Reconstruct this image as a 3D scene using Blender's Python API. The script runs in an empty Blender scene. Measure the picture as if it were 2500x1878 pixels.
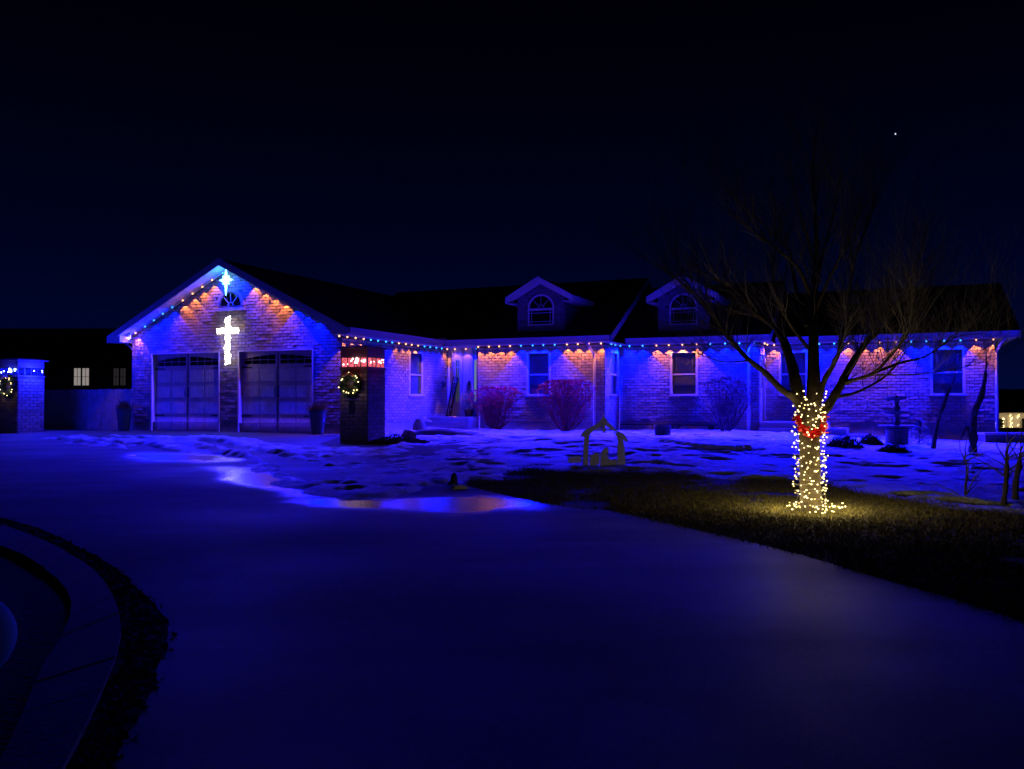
import bpy, bmesh, math, random
import numpy as np
from mathutils import Vector, Matrix
from mathutils.geometry import delaunay_2d_cdt
R = math.radians
random.seed(7); rng = np.random.default_rng(7)
scene = bpy.context.scene
COL = scene.collection

# ------------------------------------------------------------------ camera, sky, exposure
CAM_Z = 0.87; FPX = 2150.0; PITCH = math.atan(46 / FPX)
cam_d = bpy.data.cameras.new('camera'); cam_d.sensor_width = 36.0; cam_d.lens = FPX / 2500 * 36
cam_d.clip_start = 0.05; cam_d.clip_end = 4000
cam = bpy.data.objects.new('camera', cam_d); COL.objects.link(cam)
cam.location = (0, 0, CAM_Z); cam.rotation_euler = (R(90) + PITCH, 0, 0)
scene.camera = cam
world = bpy.data.worlds.new('World'); scene.world = world; world.use_nodes = True
wn = world.node_tree.nodes; wl = world.node_tree.links
sky_t = wn.new('ShaderNodeTexSky'); sky_t.sky_type = 'NISHITA'; sky_t.sun_disc = False
sky_t.sun_elevation = R(-5); sky_t.sun_rotation = R(200)
sky_t.air_density = 1.0; sky_t.dust_density = 0.6; sky_t.ozone_density = 4.0
bg = wn['Background']; bg.inputs['Strength'].default_value = 0.10
wl.new(sky_t.outputs[0], bg.inputs[0])
# blue glow of the lit town low in the night sky, the same all round
wtc = wn.new('ShaderNodeTexCoord'); wsp = wn.new('ShaderNodeSeparateXYZ'); wl.new(wtc.outputs['Generated'], wsp.inputs[0])
def wmath(op, a, b):
    n = wn.new('ShaderNodeMath'); n.operation = op
    for i, v in enumerate((a, b)):
        if hasattr(v, 'links'): wl.new(v, n.inputs[i])
        else: n.inputs[i].default_value = v
    return n.outputs[0]
wfall = wmath('POWER', wmath('SUBTRACT', 1.0, wmath('MINIMUM', wmath('ABSOLUTE', wsp.outputs[2], 0), 1.0)), 5.5)
bg2 = wn.new('ShaderNodeBackground'); bg2.inputs[0].default_value = (.0003, .0026, .033, 1); wl.new(wfall, bg2.inputs[1])
wadd = wn.new('ShaderNodeAddShader'); wl.new(bg.outputs[0], wadd.inputs[0]); wl.new(bg2.outputs[0], wadd.inputs[1])
wl.new(wadd.outputs[0], wn['World Output'].inputs[0])
moon_d = bpy.data.lights.new('moon', 'SUN'); moon_d.energy = 0.002; moon_d.angle = R(0.5); moon_d.color = (.6, .7, 1)
moon = bpy.data.objects.new('moon', moon_d); COL.objects.link(moon); moon.rotation_euler = (R(40), 0, R(-30))
vs = scene.view_settings
vs.view_transform = 'Standard'; vs.look = 'None'; vs.exposure = 0.0; vs.gamma = 1.0; vs.use_curve_mapping = False
cy = scene.cycles
cy.use_denoising = True; cy.max_bounces = 6; cy.diffuse_bounces = 3; cy.glossy_bounces = 3; cy.transparent_max_bounces = 8
cy.caustics_reflective = False; cy.caustics_refractive = False; cy.sample_clamp_indirect = 3.0; cy.use_light_tree = True
try: cy.denoiser = 'OPENIMAGEDENOISE'
except Exception: pass

LED_POWER = 2.4          # watts scale of every eave light
WALL_A, YARD_B = 1.0, 9.0

# ------------------------------------------------------------------ frames and ground
CA, SA = math.cos(R(23.5)), math.sin(R(23.5))
GX, GY = -4.79, 24.7                       # front right corner of the garage
def W(u, v, z=0.0): return Vector((GX + u * CA + v * SA, GY - u * SA + v * CA, z))
def UV(x, y):
    dx, dy = x - GX, y - GY
    return dx * CA - dy * SA, dx * SA + dy * CA
def sst(a, b, x):
    t = np.clip((x - a) / (b - a), 0, 1); return t * t * (3 - 2 * t)
def ground_h(x, y):
    x = np.asarray(x, float); y = np.asarray(y, float)
    u, v = UV(x, y)
    s = np.maximum(0, -(v + 1.5)); s = np.where(s < 2, s * s / 4, s - 1)
    h = -0.036 * s
    h = np.maximum(h, -0.75)
    h = h - 0.26 * sst(9, 17, u) * sst(-13, -3, v)
    h = h - 0.55 * sst(18.5, 25, u) * sst(-8, 4, v)
    return h
def G(x, y): return float(ground_h(x, y))
def ray(px, py):
    d = Vector(((px - 1250) / FPX, (939 - py) / FPX, -1)); return Matrix.Rotation(R(90) + PITCH, 3, 'X') @ d
def P(px, py, off=0.0):                    # the ground point seen at a spot of the photograph
    d = ray(px, py); lo, hi = 0.5, 400.0
    for _ in range(60):
        m = (lo + hi) / 2
        if CAM_Z + d.z * m > G(d.x * m, d.y * m) + off: lo = m
        else: hi = m
    return Vector((d.x * lo, d.y * lo, CAM_Z + d.z * lo))

# ------------------------------------------------------------------ noise
def vnoise(x, y, seed=0):
    def h(i, j):
        n = (i.astype(np.int64) * 374761393 + j.astype(np.int64) * 668265263 + seed * 982451653) & 0x7fffffff
        n = ((n ^ (n >> 13)) * 1274126177) & 0x7fffffff
        return ((n ^ (n >> 16)) & 0xffff) / 65535.0
    xi, yi = np.floor(x), np.floor(y); fx, fy = x - xi, y - yi
    fx = fx * fx * (3 - 2 * fx); fy = fy * fy * (3 - 2 * fy)
    a, b, c, d = h(xi, yi), h(xi + 1, yi), h(xi, yi + 1), h(xi + 1, yi + 1)
    return (a * (1 - fx) + b * fx) * (1 - fy) + (c * (1 - fx) + d * fx) * fy
def fbm(x, y, o=4, seed=0):
    t, a, n = 0, .5, 0
    for k in range(o):
        t = t + a * vnoise(x * 2 ** k, y * 2 ** k, seed + k); n += a; a *= .5
    return t / n

# ------------------------------------------------------------------ materials
def mat(name, col, rough=.7, var=.0, scale=6.0, bump=0.0, bscale=None, metal=0.0, col2=None, spec=.5, attr=False, coat=0):
    m = bpy.data.materials.new(name); m.use_nodes = True
    nt = m.node_tree; b = nt.nodes['Principled BSDF']
    b.inputs['Roughness'].default_value = rough; b.inputs['Metallic'].default_value = metal
    b.inputs['Specular IOR Level'].default_value = spec
    c4 = (*col, 1); b.inputs['Base Color'].default_value = c4
    tc = nt.nodes.new('ShaderNodeTexCoord')
    src = None
    if var or col2:
        n = nt.nodes.new('ShaderNodeTexNoise'); n.inputs['Scale'].default_value = scale; n.inputs['Detail'].default_value = 6
        n.inputs['Roughness'].default_value = .65
        nt.links.new(tc.outputs['Object'], n.inputs['Vector'])
        rp = nt.nodes.new('ShaderNodeMapRange'); rp.inputs[1].default_value = .3; rp.inputs[2].default_value = .7
        nt.links.new(n.outputs[0], rp.inputs[0])
        mx = nt.nodes.new('ShaderNodeMix'); mx.data_type = 'RGBA'
        d = col2 if col2 else tuple(c * (1 - var) for c in col)
        e = col if col2 else tuple(min(1, c * (1 + var)) for c in col)
        mx.inputs[6].default_value = (*d, 1); mx.inputs[7].default_value = (*e, 1)
        nt.links.new(rp.outputs[0], mx.inputs[0]); src = mx.outputs[2]
    if attr:
        at = nt.nodes.new('ShaderNodeAttribute'); at.attribute_name = 'tint'
        mm = nt.nodes.new('ShaderNodeMix'); mm.data_type = 'RGBA'; mm.blend_type = 'MULTIPLY'; mm.inputs[0].default_value = 1
        if src: nt.links.new(src, mm.inputs[6])
        else: mm.inputs[6].default_value = c4
        nt.links.new(at.outputs['Color'], mm.inputs[7]); src = mm.outputs[2]
    if src: nt.links.new(src, b.inputs['Base Color'])
    if bump:
        n2 = nt.nodes.new('ShaderNodeTexNoise'); n2.inputs['Scale'].default_value = bscale or scale * 4; n2.inputs['Detail'].default_value = 5
        nt.links.new(tc.outputs['Object'], n2.inputs['Vector'])
        bp = nt.nodes.new('ShaderNodeBump'); bp.inputs['Strength'].default_value = 1; bp.inputs['Distance'].default_value = bump
        nt.links.new(n2.outputs[0], bp.inputs['Height']); nt.links.new(bp.outputs[0], b.inputs['Normal'])
    return m
def emat(name, col, strength, sample='NONE'):
    m = bpy.data.materials.new(name); m.use_nodes = True
    nt = m.node_tree; nt.nodes.remove(nt.nodes['Principled BSDF'])
    e = nt.nodes.new('ShaderNodeEmission'); e.inputs[0].default_value = (*col, 1); e.inputs[1].default_value = strength
    nt.links.new(e.outputs[0], nt.nodes['Material Output'].inputs[0])
    m.cycles.emission_sampling = sample
    return m
def glassmat(name, tint=(.75, .8, .85), rough=.04):
    m = bpy.data.materials.new(name); m.use_nodes = True
    nt = m.node_tree; nt.nodes.remove(nt.nodes['Principled BSDF'])
    t = nt.nodes.new('ShaderNodeBsdfTransparent'); t.inputs[0].default_value = (*tint, 1)
    g = nt.nodes.new('ShaderNodeBsdfGlossy'); g.inputs['Roughness'].default_value = rough
    f = nt.nodes.new('ShaderNodeValue'); f.outputs[0].default_value = .1
    x = nt.nodes.new('ShaderNodeMixShader')
    nt.links.new(f.outputs[0], x.inputs[0]); nt.links.new(t.outputs[0], x.inputs[1]); nt.links.new(g.outputs[0], x.inputs[2])
    nt.links.new(x.outputs[0], nt.nodes['Material Output'].inputs[0])
    return m
M = dict(
    brick=mat('brick', (.29, .235, .26), .85, .18, 9, .0015, 60, attr=True),
    mortar=mat('mortar', (.10, .08, .075), .95, .15, 12, .003, 60),
    colbrick=mat('column_brick', (.27, .2, .17), .85, .25, 9, .004, 60, attr=True),
    found=mat('foundation', (.3, .26, .25), .9, .15, 5, .003, 50),
    white=mat('white_paint', (.42, .42, .42), .5, .05, 3), bright=mat('dormer_white_lit', (.84, .84, .84), .5, .04, 3),  # bright: the white paint lightened so the dormer trim looks lit
    soffit=mat('soffit_vinyl', (.5, .5, .5), .5, .04, 3),
    gutter=mat('gutter', (.4, .4, .41), .4, .06, 3),
    roof=mat('roof_shingle', (.018, .017, .017), .95, .3, 4, .006, 30),
    door=mat('garage_door', (.58, .38, .40), .6, .18, 3, .001, 40),
    doorpanel=mat('garage_door_panel', (.74, .54, .56), .55, .2, 7, .001, 40),
    iron=mat('black_iron', (.015, .015, .016), .5, .1, 8),
    darkglass=mat('dark_glass', (.006, .006, .009), .08, spec=.5),
    glass=glassmat('window_glass'),
    blind=mat('blind', (.45, .43, .4), .7, .06, 4),
    curtain=mat('curtain', (.22, .22, .25), .9, .15, 4),
    screen=mat('insect_screen', (.05, .05, .055), .8, .1, 5),
    dark=mat('dark_interior', (.01, .01, .012), .95),
    concrete=mat('porch_concrete', (.46, .42, .42), .8, .18, 2.2, .003, 40),
    snow=mat('snow', (.66, .67, .71), .65, .1, 5, .03, 18),
    wood=mat('fence_wood', (.5, .48, .48), .8, .3, 4, .002, 30),
    bark=mat('bark', (.085, .065, .045), .9, .4, 14, .012, 30),
    twig=mat('twig', (.17, .15, .19), .9, .3, 10),
    redtwig=mat('red_twig', (.28, .018, .04), .85, .35, 6),
    redleaf=mat('red_leaf', (.7, .014, .05), .7, .4, 9),
    bluetwig=mat('shrub_twig', (.10, .04, .07), .85, .3, 6),
    evergreen=mat('evergreen', (.02, .045, .022), .7, .3, 20),
    stone=mat('stone', (.22, .17, .14), .9, .3, 5, .01, 14),
    rustrock=mat('rust_rock', (.3, .14, .07), .9, .3, 6, .01, 16),
    fountain=mat('fountain_stone', (.1, .095, .09), .85, .25, 7, .006, 22),
    pot=mat('glazed_pot', (.05, .10, .12), .3, .2, 6),
    soil=mat('soil', (.035, .028, .022), .95, .4, 6, .02, 14),
    red=mat('red_ribbon', (.75, .008, .012), .45, .15, 8),
    plywood=mat('cutout_board', (.7, .7, .9), .8, .06, 3),
    signblack=mat('sign_board', (.02, .02, .025), .6),
    letter=mat('sign_letter', (.75, .75, .75), .6),
    capstone=mat('capstone', (.10, .07, .065), .7, .2, 6, .003, 30),
    deadplant=mat('dead_plant', (.13, .09, .06), .95, .3, 12),
    siding=mat('neighbour_siding', (.12, .11, .11), .8, .1, 2),
    paver=mat('paver', (.12, .10, .115), .85, .2, 4, .004, 30, attr=True),
    b_blue=emat('bulb_blue', (.03, .26, 1.0), 5.0), b_orange=emat('bulb_orange', (1.0, .42, .16), 4.0),
    b_warm=emat('bulb_warm', (1.0, .74, .30), 5.0), b_yellow=emat('bulb_yellow', (1.0, .72, .2), 2.4),
    b_white=emat('bulb_white', (1.0, .93, .82), 9.0), b_star=emat('bulb_star', (.22, .75, 1.0), 5.0),
)

# ------------------------------------------------------------------ mesh helpers
class MB:
    def __init__(s): s.v = []; s.f = []; s.t = []
    def raw(s, vs, fs, tint=None):
        n = len(s.v); s.v += [tuple(p) for p in vs]; s.f += [tuple(i + n for i in f) for f in fs]
        s.t += [tint] * len(vs)
    def hexa(s, c, tint=None, skip=()):       # c: 4 bottom corners then 4 top corners
        fs = [(3, 2, 1, 0), (4, 5, 6, 7), (0, 1, 5, 4), (1, 2, 6, 5), (2, 3, 7, 6), (3, 0, 4, 7)]
        s.raw(c, [f for i, f in enumerate(fs) if i not in skip], tint)
    def box(s, x0, x1, y0, y1, z0, z1, T=None):
        c = [(x0, y0, z0), (x1, y0, z0), (x1, y1, z0), (x0, y1, z0), (x0, y0, z1), (x1, y0, z1), (x1, y1, z1), (x0, y1, z1)]
        s.hexa([T(*p) for p in c] if T else c)
    def slab(s, q, off):                      # a quad and the same quad moved by off
        q = [Vector(p) for p in q]; s.hexa([p + Vector(off) for p in q] + q)
    def tube(s, pts, rad, n=6, cap=True):
        pts = [Vector(p) for p in pts]; rings = []; base = len(s.v)
        ref = Vector((0.31, 0.87, 0.2))
        for i, p in enumerate(pts):
            d = (pts[min(i + 1, len(pts) - 1)] - pts[max(i - 1, 0)])
            d = d.normalized() if d.length > 1e-9 else Vector((0, 0, 1))
            a = d.cross(ref)
            if a.length < 1e-3: a = d.cross(Vector((1, 0, 0)))
            a.normalize(); b = d.cross(a)
            r = rad[i] if isinstance(rad, (list, tuple)) else rad
            for k in range(n):
                t = 2 * math.pi * k / n; s.v.append(tuple(p + a * (math.cos(t) * r) + b * (math.sin(t) * r))); s.t.append(None)
        for i in range(len(pts) - 1):
            for k in range(n):
                q = base + i * n; k2 = (k + 1) % n
                s.f.append((q + k, q + k2, q + n + k2, q + n + k))
        if cap:
            s.f.append(tuple(base + k for k in range(n))[::-1]); e = base + (len(pts) - 1) * n
            s.f.append(tuple(e + k for k in range(n)))
    def lathe(s, prof, n=20, c=(0, 0, 0)):
        base = len(s.v)
        for r, z in prof:
            for k in range(n):
                t = 2 * math.pi * k / n; s.v.append((c[0] + r * math.cos(t), c[1] + r * math.sin(t), c[2] + z)); s.t.append(None)
        for i in range(len(prof) - 1):
            for k in range(n):
                k2 = (k + 1) % n; q = base + i * n
                s.f.append((q + k, q + k2, q + n + k2, q + n + k))
        s.f.append(tuple(base + k for k in range(n))[::-1]); e = base + (len(prof) - 1) * n
        s.f.append(tuple(e + k for k in range(n)))
    def ball(s, c, r, n=6, m=4, sq=(1, 1, 1)):
        prof = [(math.sin(math.pi * i / m) * r, -math.cos(math.pi * i / m) * r) for i in range(m + 1)]
        base = len(s.v); c = Vector(c)
        s.v.append(tuple(c + Vector((0, 0, -r * sq[2])))); s.t.append(None)
        for rr, z in prof[1:-1]:
            for k in range(n):
                t = 2 * math.pi * k / n
                s.v.append((c.x + rr * math.cos(t) * sq[0], c.y + rr * math.sin(t) * sq[1], c.z + z * sq[2])); s.t.append(None)
        s.v.append(tuple(c + Vector((0, 0, r * sq[2])))); s.t.append(None); top = len(s.v) - 1
        for k in range(n): s.f.append((base, base + 1 + (k + 1) % n, base + 1 + k))
        for i in range(m - 2):
            for k in range(n):
                q = base + 1 + i * n; k2 = (k + 1) % n; s.f.append((q + k, q + k2, q + n + k2, q + n + k))
        q = base + 1 + (m - 2) * n
        for k in range(n): s.f.append((q + k, q + (k + 1) % n, top))
    def poly(s, outline, off):                # outline (3d, flat) given thickness off
        n = len(outline); o = Vector(off); a = [Vector(p) for p in outline]
        s.raw(a + [p + o for p in a], [tuple(range(n)), tuple(range(2 * n - 1, n - 1, -1))] +
              [(i, i + n, (i + 1) % n + n, (i + 1) % n) for i in range(n)])
WLOC = {}
def wloc(o): return WLOC[o.name] if o else Vector((0, 0, 0))
def build(name, mb, material, parent=None, origin=None, smooth=False, label=None, kind=None):
    o3 = Vector(origin) if origin is not None else wloc(parent)
    me = bpy.data.meshes.new(name)
    me.from_pydata([(p[0] - o3.x, p[1] - o3.y, p[2] - o3.z) for p in mb.v], [], mb.f)
    if any(t is not None for t in mb.t):
        at = me.color_attributes.new('tint', 'FLOAT_COLOR', 'POINT')
        flat = []
        for t in mb.t:
            t = t or (1, 1, 1); flat += [t[0], t[1], t[2], 1.0]
        at.data.foreach_set('color', flat)
    if smooth: me.polygons.foreach_set('use_smooth', [True] * len(me.polygons))
    me.materials.append(material); me.update()
    bm = bmesh.new(); bm.from_mesh(me); bmesh.ops.recalc_face_normals(bm, faces=bm.faces); bm.to_mesh(me); bm.free()
    return link(name, me, parent, o3, label, kind)
def link(name, data, parent, o3, label=None, kind=None):
    o = bpy.data.objects.new(name, data); COL.objects.link(o)
    WLOC[o.name] = Vector(o3); o.parent = parent
    o.location = Vector(o3) - wloc(parent)
    if label: o['label'] = label
    if kind: o['kind'] = kind
    return o
def thing(name, loc, label, cat, group=None):
    o = bpy.data.objects.new(name, None); o.empty_display_size = .2; COL.objects.link(o)
    o.location = loc; WLOC[o.name] = Vector(loc)
    return tag(o, label, cat, group)
def tag(o, label, cat, group=None):
    o['label'] = label; o['category'] = cat
    if group: o['group'] = group
    return o
def lamp(name, loc, col, power, radius=.03, parent=None):
    d = bpy.data.lights.new(name, 'POINT'); d.color = col; d.energy = power; d.shadow_soft_size = radius
    o = bpy.data.objects.new(name, d); COL.objects.link(o); o.parent = parent; o.location = Vector(loc) - wloc(parent)
    return o
def frame(u0, v0, du, dv):
    """x runs along a wall, d goes into it, z up"""
    def T(x, d, z): return W(u0 + du * x - dv * d, v0 + dv * x + du * d, z)
    return T

# ------------------------------------------------------------------ the setting
def sheet(name, material, poly, off, step=1.0, holes=(), kind='structure', jitter=0):
    pts = [Vector((p[0], p[1])) for p in poly]; n = len(pts)
    edges = [(i, (i + 1) % n) for i in range(n)]
    xs = [p.x for p in pts]; ys = [p.y for p in pts]
    for X in np.arange(min(xs) + step / 2, max(xs), step):
        for Y in np.arange(min(ys) + step / 2, max(ys), step):
            ins = False; j = n - 1
            for i in range(n):
                if (pts[i].y > Y) != (pts[j].y > Y) and X < (pts[j].x - pts[i].x) * (Y - pts[i].y) / (pts[j].y - pts[i].y) + pts[i].x: ins = not ins
                j = i
            if ins: pts.append(Vector((X, Y)))
    r = delaunay_2d_cdt(pts, edges, [tuple(range(n))], 1, 1e-4)
    mb = MB(); mb.raw([(p.x, p.y, G(p.x, p.y) + off) for p in r[0]], r[2])
    return build(name, mb, material, smooth=True, origin=(0, 0, 0), kind=kind)
def smooth_line(pts, n=8):
    """Catmull-Rom through 2d points"""
    out = []; p = [Vector((a[0], a[1])) for a in pts]; p = [2 * p[0] - p[1]] + p + [2 * p[-1] - p[-2]]
    for i in range(1, len(p) - 2):
        for k in range(n):
            t = k / n
            out.append(.5 * ((2 * p[i]) + (-p[i - 1] + p[i + 1]) * t + (2 * p[i - 1] - 5 * p[i] + 4 * p[i + 1] - p[i + 2]) * t * t + (-p[i - 1] + 3 * p[i] - 3 * p[i + 1] + p[i + 2]) * t ** 3))
    out.append(p[-2]); return out

# ground: one sheet out to the horizon, fine near by
xs = np.concatenate([np.array([-900, -400, -200, -120, -80, -55]), np.arange(-40, 50, 1.0), np.array([60, 85, 130, 220, 420, 900])])
ys = np.concatenate([np.array([-300, -100, -40, -20]), np.arange(-10, 60, 1.0), np.array([70, 90, 130, 220, 420, 900])])
XX, YY = np.meshgrid(xs, ys); ZZ = ground_h(XX, YY)
near = sst(0, 6, YY); ZZ = ZZ + near * .02 * (fbm(XX * .5, YY * .5, 3, 3) - .5)
mb = MB(); nx, ny = len(xs), len(ys)
mb.raw(list(zip(XX.ravel(), YY.ravel(), ZZ.ravel())), [(j * nx + i, j * nx + i + 1, (j + 1) * nx + i + 1, (j + 1) * nx + i) for j in range(ny - 1) for i in range(nx - 1)])
M['lawn'] = mat('winter_lawn', (.10, .085, .045), .95, 0, 3.0, .03, 30, col2=(.03, .027, .016))
build('ground', mb, M['lawn'], smooth=True, origin=(0, 0, 0), kind='structure')

# driveway of concrete
def concrete_mat():
    m = mat('driveway_concrete', (.235, .205, .225), .7, 0, 1.3, .003, 130, col2=(.13, .11, .13), spec=.2)
    nt = m.node_tree; b = nt.nodes['Principled BSDF']; tc = nt.nodes['Texture Coordinate']; L = nt.links
    def mth(op, x, y):
        n = nt.nodes.new('ShaderNodeMath'); n.operation = op
        for k, v in enumerate((x, y)):
            if hasattr(v, 'links'): L.new(v, n.inputs[k])
            else: n.inputs[k].default_value = v
        return n.outputs[0]
    def noise(sc, det=5):
        n = nt.nodes.new('ShaderNodeTexNoise'); n.inputs['Scale'].default_value = sc; n.inputs['Detail'].default_value = det
        L.new(tc.outputs['Object'], n.inputs['Vector']); return n.outputs[0]
    def mapr(v, a, b_, c, d):
        n = nt.nodes.new('ShaderNodeMapRange'); n.interpolation_type = 'SMOOTHSTEP'
        for k, q in enumerate((a, b_, c, d)): n.inputs[k + 1].default_value = q
        L.new(v, n.inputs[0]); return n.outputs[0]
    wet = None; wob = mth('ADD', mth('MULTIPLY', noise(1.1), 1.1), mth('MULTIPLY', noise(5.0), .35))
    for c, e, wid in ((P(1090, 1232), P(1345, 1238), .8), (P(860, 1232), P(1010, 1240), .5), (P(430, 1118), P(560, 1128), .75), (P(640, 1175), P(760, 1215), .5)):   # melt water along the snow
        mp = nt.nodes.new('ShaderNodeMapping'); mp.vector_type = 'TEXTURE'; d = e - c
        mp.inputs['Location'].default_value = (c.x, c.y, 0); mp.inputs['Rotation'].default_value = (0, 0, math.atan2(d.y, d.x)); mp.inputs['Scale'].default_value = (d.xy.length * 1.05, wid, 1e3)
        L.new(tc.outputs['Object'], mp.inputs[0]); ln = nt.nodes.new('ShaderNodeVectorMath'); ln.operation = 'LENGTH'; L.new(mp.outputs[0], ln.inputs[0])
        w = mapr(mth('ADD', ln.outputs['Value'], wob), 1.95, 1.2, 0, 1); wet = w if wet is None else mth('MAXIMUM', wet, w)
    rough = mapr(noise(.32), .35, .65, .62, .85)
    mx = nt.nodes.new('ShaderNodeMix'); L.new(wet, mx.inputs[0]); L.new(rough, mx.inputs[2]); mx.inputs[3].default_value = .2; L.new(mx.outputs[0], b.inputs['Roughness'])
    L.new(mapr(wet, 0, 1, .2, .6), b.inputs['Specular IOR Level'])
    old = b.inputs['Base Color'].links[0].from_socket
    mp = nt.nodes.new('ShaderNodeMapping'); mp.inputs['Rotation'].default_value = (0, 0, R(-62)); mp.inputs['Scale'].default_value = (.35, 2.6, 1); L.new(tc.outputs['Object'], mp.inputs[0])   # worn wheel lines
    n2 = nt.nodes.new('ShaderNodeTexNoise'); n2.inputs['Scale'].default_value = .8; n2.inputs['Detail'].default_value = 6; L.new(mp.outputs[0], n2.inputs['Vector'])
    grain = mth('MULTIPLY', mapr(n2.outputs[0], .3, .7, .72, 1.2), mapr(noise(45, 4), .3, .7, .8, 1.2))
    gx_ = nt.nodes.new('ShaderNodeMix'); gx_.data_type = 'RGBA'; gx_.blend_type = 'MULTIPLY'; gx_.inputs[0].default_value = 1; L.new(old, gx_.inputs[6]); L.new(grain, gx_.inputs[7]); old = gx_.outputs[2]
    dk = nt.nodes.new('ShaderNodeMix'); dk.data_type = 'RGBA'; L.new(wet, dk.inputs[0]); L.new(old, dk.inputs[6]); dk.inputs[7].default_value = (.06, .058, .065, 1); L.new(dk.outputs[2], b.inputs['Base Color'])
    spot = None
    for c, e, wid in ((P(1655, 1497), P(1695, 1499), .09), (P(1740, 1507), P(1830, 1516), .04)):    # an old oil stain
        mp = nt.nodes.new('ShaderNodeMapping'); mp.vector_type = 'TEXTURE'; d = e - c
        mp.inputs['Location'].default_value = (c.x, c.y, 0); mp.inputs['Rotation'].default_value = (0, 0, math.atan2(d.y, d.x)); mp.inputs['Scale'].default_value = (d.xy.length * 1.2, wid, 1e3)
        L.new(tc.outputs['Object'], mp.inputs[0]); ln = nt.nodes.new('ShaderNodeVectorMath'); ln.operation = 'LENGTH'; L.new(mp.outputs[0], ln.inputs[0])
        w = mapr(mth('ADD', ln.outputs['Value'], mth('MULTIPLY', noise(9.0), .9)), 1.7, 1.0, 0, .8 if spot is None else .35); spot = w if spot is None else mth('MAXIMUM', spot, w)
    os_ = nt.nodes.new('ShaderNodeMix'); os_.data_type = 'RGBA'; L.new(spot, os_.inputs[0]); L.new(b.inputs['Base Color'].links[0].from_socket, os_.inputs[6]); os_.inputs[7].default_value = (.02, .018, .02, 1); L.new(os_.outputs[2], b.inputs['Base Color'])
    bp = [n for n in nt.nodes if n.type == 'BUMP'][0]; L.new(mapr(wet, 0, 1, 1, .35), bp.inputs['Strength'])
    return m
M['drive'] = concrete_mat()
edge_r = [P(1105, 1172), P(1137, 1188), P(1339, 1234), P(1493, 1252), P(1700, 1297), P(1928, 1352), P(2154, 1419), P(2295, 1459), P(2436, 1504), P(2560, 1550)]
edge_r = smooth_line(edge_r, 5)
ring_out = [P(-420, 1215), P(-200, 1236), P(0, 1266), P(136, 1311), P(283, 1401), P(373, 1480), P(412, 1560), P(384, 1661), P(330, 1763), P(262, 1878), P(150, 2060), P(-60, 2350)]
ring_out = smooth_line(ring_out, 9)
for _k, _p in enumerate(ring_out): _p += Vector((1, 1)) * (.06 * (float(fbm(np.array(_k * .2), np.array(3.1), 3, 5)) - .5))
dv = [W(1.2, -.02), W(1.3, -2.0), W(2.3, -4.2)] + [Vector((p.x, p.y, 0)) for p in edge_r]
dv += [Vector((5.2, 1.5, 0)), Vector((6.5, -6, 0)), Vector((-1.2, -6, 0)), Vector((-1.6, 1.2, 0))]
dv += [Vector((p.x, p.y, 0)) for p in reversed(ring_out)] + [W(-24, -9), W(-24, -2.2), W(-13.5, -.1), W(-7.9, -.02)]
sheet('driveway', M['drive'], dv, .015, 1.1)
# round bed at the lower left: soil, ring of pavers, soil strip
ring_mid = smooth_line([P(-420, 1232), P(-200, 1256), P(0, 1290), P(150, 1352), P(240, 1412), P(292, 1505), P(296, 1582), P(262, 1680), P(225, 1763), P(170, 1878), P(70, 2060), P(-120, 2350)], 5)
ring_in = smooth_line([P(-420, 1268), P(-200, 1298), P(0, 1345), P(105, 1400), P(162, 1455), P(172, 1505), P(148, 1570), P(102, 1640), P(60, 1740), P(0, 1878), P(-110, 2060), P(-300, 2350)], 5)
M['bedsoil'] = mat('bed_soil', (.02, .017, .014), .95, .4, 5, .02, 20)
sheet('planting_bed', M['bedsoil'], [(p.x, p.y) for p in ring_out] + [(-9, 1.6), (-16, 6)], .006, .7)
pv = thing('paver_ring', (ring_mid[20].x, ring_mid[20].y, G(ring_mid[20].x, ring_mid[20].y)), 'curved band of pale paving blocks round the dark bed beside the driveway', 'paving')
def resample(line, k):
    L = [0]
    for a, b in zip(line, line[1:]): L.append(L[-1] + (b - a).length)
    out = []
    for t in np.linspace(0, L[-1], k):
        i = min(len(L) - 2, max(0, int(np.searchsorted(L, t)) - 1)); q = (t - L[i]) / max(1e-6, L[i + 1] - L[i])
        out.append(line[i].lerp(line[i + 1], q))
    return out
NP = 24
ro, ri = resample(ring_mid, NP + 1), resample(ring_in, NP + 1)
for i in range(NP):
    for a, b in ((0.0, 1.0),):
        e = .018
        q = [ro[i].lerp(ro[i + 1], e).lerp(ri[i].lerp(ri[i + 1], e), a + .02), ro[i].lerp(ro[i + 1], 1 - e).lerp(ri[i].lerp(ri[i + 1], 1 - e), a + .02),
             ro[i].lerp(ro[i + 1], 1 - e).lerp(ri[i].lerp(ri[i + 1], 1 - e), b - .02), ro[i].lerp(ro[i + 1], e).lerp(ri[i].lerp(ri[i + 1], e), b - .02)]
        h = .045 + random.uniform(-.006, .006); t = random.uniform(.75, 1.1)
        mb = MB(); mb.hexa([(p.x, p.y, G(p.x, p.y) - .03) for p in q] + [(p.x, p.y, G(p.x, p.y) + h) for p in q], (t, t, t), skip=(0,))
        build('paving_block', mb, M['paver'], pv)

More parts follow.
